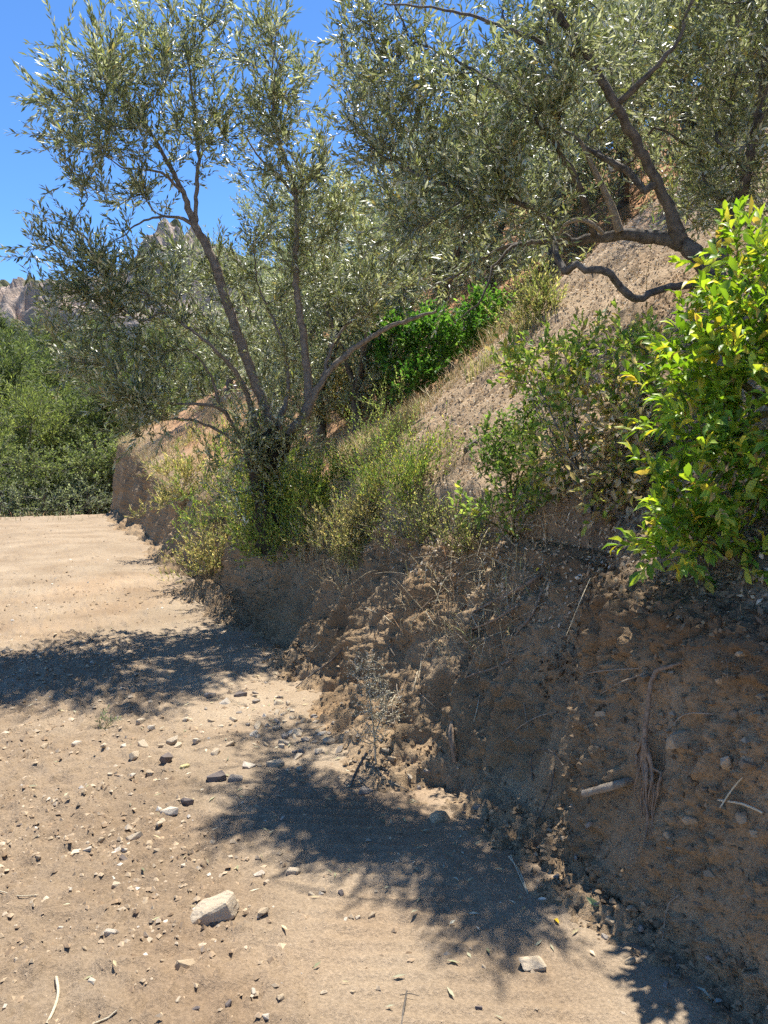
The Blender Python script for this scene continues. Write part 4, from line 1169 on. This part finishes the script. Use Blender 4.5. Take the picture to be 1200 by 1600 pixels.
sz = .0028 + .0145 * r.uniform(0, 1, len(p)) ** 3.0
crumbs('gravel', 'loose crumbs of earth and grit strewn over the dirt track', p, sz, palette(len(p), r, CRC, [.38, .28, .14, .03, .17], .1), r, M_CRUMB)
p = road_scatter(9000, lambda s, d, q: np.clip(1.2 - s / 14, .1, 1) * (.3 + .7 * sstep(-.1, .3, fbm(q * .8, 2, seed=602))), r, (5, 18), (-7, -.2))
crumbs('gravel', 'sparse grit on the upper part of the track', p, .004 + .020 * r.uniform(0, 1, len(p)) ** 3, palette(len(p), r, CRC, [.36, .3, .14, .04, .16], .1), r, M_CRUMB)
p = road_scatter(420, lambda s, d, q: (.2 + .8 * sstep(-1.6, -.4, d)), r, (1.2, 8), (-3.0, -.15))
n = len(p)
flat_leaves('fallen_leaves', p, np.tile([[0, 0, 1.0]], (n, 1)), r, r.uniform(.025, .05, n), r.uniform(.006, .012, n), 'lance', palette(n, r, [(.42, .40, .26), (.30, .30, .17), (.50, .42, .24), (.55, .50, .36)], [.3, .25, .25, .2]), M_DRY, 'scattered dry olive leaves on the dirt near the bank', .008, .15)
# crumbs fallen to the foot of the bank and lodged on it
wgt = ((cD > -.34) & (cD < .09) & (cZ < .2) & (cS > .8) & (cS < 9)).astype(float) * np.clip(.4 + nz, .1, 1)
p, nn, s_, d_ = scatter(9000, wgt, r)
crumbs('gravel', 'crumbled earth heaped along the foot of the cut bank', p + nn * .003, .003 + .014 * r.uniform(0, 1, len(p)) ** 3, palette(len(p), r, [(.26, .180, .105), (.21, .143, .083), (.31, .222, .135), (.36, .28, .19)], [.35, .35, .25, .05], .1), r, M_CRUMB)
wgt = ((cZ > .15) & (cD < .45) & (cS > .8) & (cS < 9)).astype(float) * np.clip(.3 + nz, .05, 1)
p, nn, s_, d_ = scatter(7000, wgt, r)
crumbs('gravel', 'small clods and grit sticking in the face of the cut bank', p + nn * .002, .003 + .015 * r.uniform(0, 1, len(p)) ** 4, palette(len(p), r, [(.26, .180, .105), (.21, .143, .083), (.31, .222, .135), (.36, .28, .19)], [.35, .35, .25, .05], .1), r, M_CRUMB)
# fine rootlets and straw hanging from the face
wgt = ((cZ > .3) & (cD < .42) & (cS > 1.2) & (cS < 20)).astype(float) * np.where(cS > 3.5, 1, .35) * np.where(cZ > .75, 2.2, .7)
p, nn, s_, d_ = scatter(650, wgt, r)
lines = []
for i in range(len(p)):
    L = r.uniform(.05, .22)
    dd = norm(nn[i] * .5 + r.normal(0, .5, 3) + np.array([0, 0, -.35]))
    t = np.linspace(0, 1, 4)[:, None]
    Q = p[i] + dd * L * t + np.array([0, 0, -1.0]) * (t ** 2) * L * r.uniform(-.1, .6) + norm(np.cross(dd, r.normal(0, 1, 3))) * np.sin(t * 3.14) * L * r.uniform(-.2, .2)
    lines.append((Q, np.linspace(1, .4, 4) * r.uniform(.0008, .0022)))
tag(tubes_obj('rootlets', lines, M_ROOT, k=3), 'fine hair roots and straw hanging from the bank face', None, kind='stuff')

# tangle of dead twigs and straw trailing along the crest
wgt = ((cD > .22) & (cD < 1.0) & (cS > 3.3) & (cS < 12) & (cZ > .6)).astype(float) * sstep(-.35, .3, nz)
p, nn, s_, d_ = scatter(620, wgt, r)
lines = []
for i in range(len(p)):
    L = r.uniform(.08, .38)
    dd = norm(r.normal(0, .6, 3) + nn[i] * .45 + np.array([-.35, -.25, -.05]))
    t_ = np.linspace(0, 1, 5)[:, None]
    Q = p[i] + nn[i] * .01 + dd * L * t_ + np.array([0, 0, -1.0]) * (t_ ** 2) * L * r.uniform(.0, .7) + norm(np.cross(dd, r.normal(0, 1, 3))) * np.sin(t_ * 4) * L * r.uniform(-.15, .15)
    lines.append((Q, np.linspace(1, .35, 5) * r.uniform(.0010, .0032)))
tag(tubes_obj('twig_litter', lines[:340], M_STRAW, k=3), 'tangle of straw and dead stalks trailing along the bank crest', None, kind='stuff')
tag(tubes_obj('twig_litter', lines[340:], M_ROOT, k=3), 'brown dead twigs tangled along the bank crest', None, kind='stuff')
print('scatter', round(time.time() - T0, 1))

# ================================================================== STONES
import bmesh
def hull_mesh(seed, n=13, flat=.65, sub=False, pts_=None):
    r = np.random.default_rng(seed)
    if pts_ is None:
        cr_ = np.array([[a, b_, c_] for a in (-1, 1) for b_ in (-1, 1) for c_ in (-1, 1)], float) * r.uniform(.25, 1.0, (8, 3))
        q = np.vstack([cr_, norm(r.normal(0, 1, (max(2, n - 8), 3))) * 1.12]) * np.array([1, r.uniform(.65, .9), flat])
    else:
        q = np.array(pts_)
    bm = bmesh.new()
    for v in q: bm.verts.new(v)
    res = bmesh.ops.convex_hull(bm, input=bm.verts)
    bmesh.ops.delete(bm, geom=[e for e in res['geom_interior'] if isinstance(e, bmesh.types.BMVert)], context='VERTS')
    if not sub:
        bmesh.ops.bevel(bm, geom=list(bm.edges), offset=.09, segments=2, affect='EDGES', clamp_overlap=True)
    else:
        bmesh.ops.triangulate(bm, faces=list(bm.faces))
        bmesh.ops.subdivide_edges(bm, edges=list(bm.edges), cuts=5, use_grid_fill=True)
        for _ in range(1): bmesh.ops.smooth_vert(bm, verts=list(bm.verts), factor=.5, use_axis_x=True, use_axis_y=True, use_axis_z=True)
        P_ = np.array([v.co[:] for v in bm.verts])
        dn = .06 * fbm(P_ * 3.0, 4, .6, seed=seed) + .03 * fbm(P_ * 10, 3, .6, seed=seed + 5)
        bm.normal_update()
        for v, e in zip(list(bm.verts), dn): v.co += v.normal * float(e)
    me = bpy.data.meshes.new('stone')
    bm.to_mesh(me); bm.free()
    return me
HULLS = [hull_mesh(700 + i, 12 + i % 5, .5 + .05 * (i % 5)) for i in range(12)]
def stone(px, py, wpx, tone, label, group=None, seed=0, mesh=None, asp=1.0, rot=None, sink=.3, name='stone', tilt=.25):
    r = np.random.default_rng(seed + 1000)
    h, nn, dist = hit(px, py)
    w = wpx / 1200 * (h[1] * cp - (h[2] - CAM_H) * sp) * .56
    key = (seed % 12, tone)
    if mesh is None:
        me = _sm.get(key)
        if me is None:
            me = HULLS[seed % 12].copy(); me.materials.clear(); me.materials.append(M_ST[tone]); _sm[key] = me
    else:
        me = mesh; me.materials.clear(); me.materials.append(M_ST[tone])
    o = bpy.data.objects.new(name, me); COL.objects.link(o)
    o.scale = (w, w * asp, w * r.uniform(.8, 1.05))
    o.rotation_euler = (r.normal(0, tilt), r.normal(0, tilt), rot if rot is not None else r.uniform(0, 6.28))
    o.location = h + np.array([0, 0, w * (.45 - sink) * .6])
    return tag(o, label, 'stone', group)
_sm = {}
BIG = hull_mesh(733, 15, .6, True, [(-1, -.5, -.4), (.7, -.6, -.4), (1, 0, -.35), (.95, .55, -.35), (-.55, .6, -.4), (-.95, -.42, .05), (-.2, -.5, .28), (.60, -.46, .34), (1.0, .05, .38), (.8, .55, .36), (-.35, .55, .42), (-.8, .1, .26)])
BIG2 = hull_mesh(741, 12, .5, True)
BLK = hull_mesh(752, 11, .7, True)
uniq = [
    (332, 1428, 72, 'pale', 'largest pale angular rock lying alone on the sunlit dirt', BIG, .8, .3),
    (831, 1509, 44, 'pale', 'flat-topped tan rock casting a shadow near the foot of the bank', BIG2, .8, .1),
    (688, 1280, 36, 'tan', 'brown blocky rock in the shade at the foot of the bank', BLK, .8, .2),
    (213, 1310, 38, 'pale', 'long flat pale slab among the small stones', None, .45, .45),
    (268, 1268, 28, 'white', 'whitish stone just below the edge of the lower tree shadow', None, .6, 0),
    (260, 1186, 24, 'dark', 'dark pointed stone standing among pale ones at the shadow corner', None, .7, 1.2),
    (288, 1199, 16, 'yellow', 'small yellowish stone beside the dark pointed one', None, .7, .3),
    (331, 1088, 24, 'grey', 'dark rounded stone at the shadow edge near the bank foot', None, .8, .3),
    (377, 1087, 21, 'dark', 'flat dark stone right of the rounded stone at shadow edge', None, .5, .2),
    (338, 1218, 28, 'dark', 'flat dark stone lying inside the lower tree shadow', None, .7, .1),
    (368, 1219, 25, 'grey', 'bluish grey stone in the lower tree shadow', None, .8, .5),
    (295, 1255, 27, 'dark', 'thin dark stone under the rim of the lower tree shadow', None, .5, .1),
    (412, 1424, 19, 'tan', 'crumbly dark brown clod right of the largest rock', None, .8, .4),
    (290, 1512, 30, 'tan', 'half buried tan stone below the largest rock', None, .7, .4),
    (173, 1457, 22, 'white', 'flat white patch of stone flush with the dirt', None, .6, .1),
    (440, 1559, 17, 'tan', 'small square tan stone near the bottom of the track', None, .9, .1),
    (121, 1161, 16, 'white', 'lone white stone on open dirt left of the stone scatter', None, .8, .4),
    (430, 1196, 26, 'pale', 'pointed pale flat stone at the top of the lower shadow', None, .55, .2),
    (397, 1148, 18, 'white', 'white upright wedge stone in the dappled shade', None, .7, 1.0),
    (517, 1160, 27, 'pale', 'largest pale stone of the heap by the dry weed', None, .8, .2),
    (572, 1237, 23, 'grey', 'grey stone in shade behind the upright stick', None, .6, .2),
    (405, 1367, 17, 'white', 'white angular pebble right of centre on the smooth dirt', None, .7, .4),
    (458, 1363, 22, 'pale', 'rounded half sunk pale stone beside the white pebble', None, .7, .2),
]
for i, (px, py, w, tone, lab, me, asp, rot) in enumerate(uniq):
    stone(px, py, w, tone, lab, None, 3 * i + 1, me, asp, rot, .3 if tone != 'white' or w > 30 else .45)
pale = [(219, 1129, 18), (237, 1138, 14), (68, 1168, 19), (163, 1165, 14), (223, 1165, 22), (193, 1166, 12), (254, 1166, 14), (268, 1159, 22), (278, 1167, 15), (307, 1159, 18), (360, 1165, 17), (337, 1177, 18), (210, 1183, 23), (207, 1213, 12), (235, 1210, 20), (188, 1213, 10), (172, 1210, 10), (387, 1198, 20), (405, 1197, 12)]
for i, (px, py, w) in enumerate(pale):
    stone(px, py, w, ('pale', 'white', 'tan', 'pale')[i % 4], 'small pale stone in the sunlit scatter between the two tree shadows', 'pale stones between the tree shadows', 20 + i, None, .75)
mid = [(322, 1108, 10), (291, 1125, 13), (330, 1127, 12), (400, 1097, 15), (433, 1115, 15), (433, 1128, 13), (457, 1123, 12), (475, 1128, 15), (445, 1152, 18), (460, 1153, 12), (478, 1157, 17), (440, 1166, 15), (415, 1164, 12), (460, 1176, 10), (492, 1160, 9), (530, 1174, 20), (468, 1203, 15), (505, 1140, 12), (490, 1120, 11), (450, 1100, 12), (520, 1130, 10), (602, 1172, 14), (613, 1186, 18), (668, 1206, 14), (640, 1215, 12), (655, 1232, 11), (420, 1135, 10), (548, 1150, 12), (470, 1145, 11), (505, 1175, 10)]
for i, (px, py, w) in enumerate(mid):
    stone(px, py, w, ('grey', 'pale', 'tan', 'grey', 'pale')[i % 5], 'small stone in the dappled heap at the bank foot by the dry weed', 'stones heaped at the bank foot', 50 + i, None, .75)
low = [(249, 1288, 13), (233, 1319, 18), (195, 1328, 10), (158, 1313, 12), (138, 1318, 12), (136, 1328, 15), (192, 1343, 18), (182, 1382, 14), (303, 1347, 9), (287, 1353, 12), (245, 1329, 10), (266, 1328, 10), (395, 1550, 13), (357, 1568, 13), (278, 1563, 12), (132, 1483, 10), (143, 1533, 18), (255, 1502, 10), (232, 1470, 15), (8, 1573, 10), (307, 1577, 13), (415, 1380, 10), (428, 1278, 11), (442, 1280, 12), (452, 1345, 9), (487, 1398, 12), (502, 1397, 9), (533, 1396, 14), (560, 1434, 13), (580, 1431, 13), (540, 1437, 11), (550, 1550, 10), (506, 1552, 12), (416, 1588, 13), (748, 1575, 11), (756, 1512, 11), (50, 1410, 10), (95, 1450, 9), (60, 1340, 9), (25, 1500, 10), (110, 1390, 9), (30, 1290, 9), (88, 1250, 9)]
for i, (px, py, w) in enumerate(low):
    stone(px, py, w, ('pale', 'tan', 'white', 'tan', 'pale', 'white', 'dark')[i % 7], 'small loose pebble on the open dirt in front of the lower tree shadow', 'pebbles on the open dirt', 90 + i, None, .75, sink=.4)
foot = [(920, 1290, 14), (880, 1310, 12), (860, 1290, 10), (900, 1340, 12), (930, 1412, 16), (955, 1440, 22), (985, 1420, 14), (1000, 1450, 14), (945, 1465, 12), (1010, 1490, 16), (985, 1505, 20), (1110, 1500, 14), (870, 1370, 11), (770, 1270, 12), (790, 1285, 14), (745, 1262, 13), (725, 1270, 9), (760, 1300, 9), (860, 1365, 10), (1060, 1510, 12), (1040, 1540, 12)]
for i, (px, py, w) in enumerate(foot):
    stone(px, py, w, ('grey', 'tan', 'tan', 'grey')[i % 4], 'small stone among crumbled earth at the shaded foot of the near bank', 'stones at the shaded bank foot', 140 + i, None, .8)
stone(1062, 1155, 58, 'tan', 'angular brown rock lodged in the bank beside the hanging root', None, 7, hull_mesh(761, 10, .7, True), .6, .5, .5)
stone(1137, 1190, 54, 'pale', 'pale pointed rock lodged in the bank right of the hanging root', None, 8, hull_mesh(762, 9, .6, True), .6, .9, .5)
stone(1175, 1195, 42, 'earth', 'brown rock lodged in the bank at the picture edge beside the pale pointed one', None, 9, hull_mesh(763, 10, .6, True), .6, .2, .5)
stone(1160, 1020, 24, 'tan', 'small brown stone showing in the bank below the leaf litter', None, 10, None, .6, .2, .5)
stone(735, 700, 30, 'dark', 'dark stone lying on the scree below the shaded patch', None, 11, None, .6, .2, .3)

rb_ = np.random.default_rng(4711)
k_ = 0
while k_ < 34:
    px, py = rb_.uniform(860, 1198), rb_.uniform(960, 1500)
    h_, n_, _ = hit(px, py)
    if h_[2] < .12 or abs(n_[2]) > .75: continue
    stone(px, py, rb_.choice([9, 10, 12, 14, 18, 24]), rb_.choice(['earth', 'earth', 'tan']), 'small stone stuck in the shaded earth face of the near bank', 'stones stuck in the near bank', 200 + k_, None, .8, None, .75)
    k_ += 1
k_ = 0
while k_ < 40:
    px, py = rb_.normal(470, 55), rb_.normal(1125, 32)
    h_, n_, _ = hit(px, py)
    if n_[2] < .75: continue
    stone(px, py, rb_.choice([9, 10, 11, 13, 16, 20]), rb_.choice(['tan', 'pale', 'grey', 'pale', 'white']), 'small stone in the dappled heap at the bank foot by the dry weed', 'stones heaped at the bank foot', 300 + k_, None, .8, None, .45)
    k_ += 1

# ================================================================== ROOTS, STICKS AND SMALL THINGS
def on_bank(pts_, out=.02):
    res = []
    for q in pts_:
        px, py, rr = q[:3]; oo = q[3] if len(q) > 3 else out
        h, nn, dist = hit(px, py)
        h = h - norm(ray(px, py)) * oo
        res.append(np.append(h, rr))
    return np.array(res)
def root(pts_, label, mat=M_ROOT, out=.018, group=None, name='root', k=7, cat='root', seed=0):
    return curve_obj(name, on_bank(pts_, out), mat, label, cat, k, group, .10, seed)
hr = curve_obj('root', on_bank([(1066, 1036, .005, -.02), (1045, 1042, .007, .015), (1026, 1049, .009, .035), (1016, 1072, .0085, .045), (1013, 1105, .0095, .045), (1008, 1140, .0080, .04), (1006, 1175, .0095, .04), (1000, 1205, .006, .035)]), M_ROOT, 'thick pale root hanging down the bank and fraying into fibres', 'root', 8, None, .16)
rr_ = np.random.default_rng(881)
fl = []
for i in range(22):
    x0 = rr_.uniform(-6, 6); x1 = rr_.normal(8, 13); ye = rr_.uniform(1200, 1300) if i > 4 else rr_.uniform(1290, 1330)
    n_ = 7
    q = on_bank([(1004 + x0 * (1 - f) + x1 * math.sin(f * 2.6) + rr_.normal(0, 2.5), 1160 + rr_.uniform(-10, 10) * (1 - f) + (ye - 1160) * f, 1, .02 + .03 * math.sin(f * 3) + rr_.uniform(0, .012)) for f in np.linspace(0, 1, n_)])
    Q = catmull(q[:, :3], .02)
    fl.append((Q, np.linspace(1, .3, len(Q)) * rr_.choice([.0015, .0025, .005, .008]) * rr_.uniform(.8, 1.2, len(Q))))
tag(tubes_obj('fibres', fl, M_ROOT, hr, k=5, lumpy=.25), 'frayed bundle of torn root fibres')
root([(1012, 1044, .003), (970, 1046, .003), (930, 1050, .0027), (906, 1060, .0025), (893, 1092, .0015)], 'thin pale root running left from the top of the thick hanging root', M_PALE)
root([(1008, 1052, .003), (962, 1070, .0027), (915, 1100, .0015)], 'thin root slanting down left under the pale horizontal root', M_PALE)
root([(1115, 1116, .0027), (1070, 1116, .0027), (1040, 1146, .0015)], 'thin pale root bent over the lodged brown rock', M_PALE)
root([(850, 897, .010, -.02), (834, 906, .011, .04), (800, 926, .010, .045), (765, 943, .009, .04), (738, 957, .005, .02)], 'thick tan root jutting left just below the bank lip')
root([(815, 945, .007, -.01), (800, 952, .007, .035), (770, 970, .006, .035), (738, 983, .004, .02)], 'tan root below the thick one under the lip')
root([(848, 922, .008, .03), (832, 960, .007, .04), (805, 992, .005, .03)], 'tan root slanting down from the right end of the thick root')
root([(802, 1030, .005, .03), (766, 1046, .0055, .04), (735, 1056, .005, .04), (705, 1076, .0025, .03)], 'dark tan root arching across the gouged bank at mid height')
root([(870, 1112, .0028), (840, 1120, .0028), (812, 1136, .0025), (786, 1158, .0015)], 'thin pale root across the smooth part of the bank', M_PALE)
root([(832, 1220, .003), (832, 1178, .003, .03), (858, 1172, .003, .04), (880, 1196, .003, .03)], 'dark looping root low on the smooth bank', M_DBARK)
root([(866, 1200, .003), (862, 1228, .003, .03), (850, 1260, .003, .03), (836, 1285, .002, .02)], 'dark thin root hanging below the looping root', M_DBARK)
root([(697, 918, .004), (672, 938, .004, .03), (652, 958, .003, .02)], 'short tan root poking out under the weeds at the lip')
root([(560, 985, .004, .02), (520, 1030, .006, .04), (490, 1052, .006, .04), (462, 1074, .004, .02)], 'dark fallen branch leaning on the bank below the fennel', M_DBARK, name='branch', cat='branch')
root([(622, 1048, .003), (620, 1075, .003, .03), (628, 1098, .003, .03), (640, 1112, .002)], 'thin curved root beside the pale dry weed', M_PALE)
root([(1062, 1398, .0025), (1045, 1412, .0025, .02), (1039, 1440, .0025, .025), (1035, 1470, .0015, .01)], 'thin white root curling out low on the near bank', M_PALE)
root([(1122, 1250, .003, .03), (1160, 1256, .004, .03), (1192, 1270, .0035, .01)], 'pale straw like root bundle at the picture edge', M_STRAW)
root([(1125, 1262, .002, .03), (1145, 1232, .003, .03), (1160, 1215, .002, .02)], 'thin straw root crossing above the bundle at the picture edge', M_STRAW)
root([(912, 1241, .014, .06), (940, 1233, .0145, .045), (965, 1226, .015, .03), (990, 1218, .014, -.02)], 'pale cut branch end sticking out of the bank left of the hanging root', M_PALE, name='branch', cat='branch')
root([(706, 1128, .010, .0), (705, 1150, .015, .03), (709, 1172, .015, .03), (711, 1190, .012, .0)], 'reddish brown rotten root stub standing in the gouged bank', M_ROOT)
root([(795, 1338, .0028, .03), (812, 1362, .0028, .03), (825, 1395, .003, .0)], 'bent dry straw stalk at the shaded foot of the bank', M_STRAW, name='straw', cat='straw')
root([(798, 1336, .0020, .04), (808, 1360, .0020, .035), (825, 1397, .0022, .0)], 'second thinner straw stalk beside the bent one', M_STRAW, name='straw', cat='straw')
rg = np.random.default_rng(892)
for i in range(26):
    px = rg.uniform(480, 860); py = rg.uniform(905, 1130)
    if px + 1.1 * (py - 900) * .4 < 480: continue
    L = rg.uniform(22, 60); a = rg.uniform(.2, 2.9)
    root([(px, py, .0028, .0), (px - L * .5 * math.cos(a), py + L * .45 * math.sin(a), .0026, .035), (px - L * math.cos(a), py + L * .8 * math.sin(a), .0012, .03)], 'short broken rootlet sticking out of the gouged part of the bank', (M_ROOT, M_PALE, M_STRAW)[i % 3], group='rootlets in the gouged bank', k=5, seed=i)
# stick and twigs on the track
h0 = hit(545, 1229)[0]
curve_obj('stick', np.array([P4(h0 - [0, 0, .02], .006), P4(h0 + (pt(558, 1203, h0[1] + .02) - h0), .0065), P4(pt(573, 1176, h0[1] + .05), .005)]), M_DBARK, 'dark stick standing upright in the dirt by the dry weed', 'stick')
def ground_twig(pts_, mat, label, name='twig', group=None, out=.006):
    return curve_obj(name, on_bank(pts_, out), mat, label, name, 5, group, .08)
ground_twig([(548, 1188, .004), (575, 1196, .005), (605, 1203, .004)], M_DBARK, 'dark twig lying behind the upright stick')
ground_twig([(88, 1527, .005), (91, 1550, .005), (85, 1575, .005), (73, 1600, .004)], M_STRAW, 'bent tan twig at the lower corner of the track')
ground_twig([(145, 1600, .0025), (170, 1590, .003), (183, 1578, .002)], M_STRAW, 'short straw lying near the bent tan twig')
ground_twig([(636, 1548, .0025, .03), (631, 1575, .003, .02), (627, 1602, .003, 0)], M_DBARK, 'thin dark twig sticking up at the bottom edge of the track')
ground_twig([(625, 1555, .0015, .02), (640, 1552, .0015, .03), (655, 1556, .001, .02)], M_DBARK, 'tiny dark side twig across the thin one at the bottom edge')
ground_twig([(590, 1200, .003), (600, 1215, .003, .03), (620, 1226, .0025), (645, 1238, .002)], M_PALE, 'pale curved twig below the dry weed')
ground_twig([(0, 1392, .002), (30, 1400, .002), (60, 1398, .0015)], M_STRAW, 'thin straw on the dirt at the picture edge')

# ---- pale dried-out weed at the foot of the bank
rng = np.random.default_rng(95)
b = hit(588, 1192)[0]
Yw = b[1]
att = clusters(rng, [(572, 1050, Yw + .02, 28, 28, .08, 40), (590, 1090, Yw, 30, 35, .09, 55), (578, 1135, Yw, 30, 30, .08, 45), (555, 1040, Yw, 14, 12, .05, 10), (610, 1110, Yw + .05, 20, 30, .06, 20)])
dl = [np.array([P4(b - [0, 0, .03], .005), P4(pt(585, 1150, Yw), .0045), P4(pt(578, 1090, Yw), .0035), P4(pt(575, 1035, Yw), .002)]), np.array([P4(pt(585, 1150, Yw), .004), P4(pt(600, 1110, Yw), .003), P4(pt(610, 1080, Yw), .002)])]
woody('dry_weed', 'bleached leafless dried weed standing at the foot of the gouged bank', 'weed', dl, att, 95, M_STRAW, M_DRY, 'lance', .014, .004, [(.78, .70, .54), (.68, .60, .44)], [.6, .4], per_tip=2, back=.08, ln=(.03, .07), up=(0, 0, .2), rnd=.7, per_m=90, step=.025, tip_r=.0018, crown='twigs', trunk='stems', stem_r=.0016)

# ---- single fallen leaves
def fallen(px, py, col, label, ls=.05, lw=.017, rot=0.0):
    h, nn, dist = hit(px, py)
    d = norm(np.cross(nn, np.array([math.cos(rot), math.sin(rot), 0.2])))
    V, F, k = leaves((h + nn * .006)[None], d[None] + nn[None] * .12, nn[None], np.array([ls]), np.array([lw]), 'broad')
    o = mesh_obj('fallen_leaf', V, F, M_DRY, None, True, np.tile(np.array([col]), (len(V), 1)))
    return tag(o, label, 'leaf')
fallen(874, 1446, (.75, .52, .04), 'bright yellow fallen leaf on the dirt at the shadow edge', .035, .014, .3)
fallen(936, 1415, (.30, .36, .16), 'green curled leaf lying at the shaded bank foot', .05, .022, 1.2)
fallen(1127, 1565, (.50, .54, .46), 'silvery olive leaf standing out at the lower corner', .04, .013, 2.0)
fallen(1110, 1566, (.42, .46, .36), 'silvery olive leaf lying flat beside the other at the corner', .05, .014, .8)
fallen(854, 1405, (.62, .62, .55), 'small whitish leaf on the shaded dirt near the bank foot', .03, .01, 1.5)
fallen(845, 888, (.80, .66, .05), 'yellow leaf caught on the bank lip above the thick root', .05, .022, .5)
print('done', round(time.time() - T0, 1), 'tris', sum(len(m.loops) - 2 * len(m.polygons) for m in bpy.data.meshes))
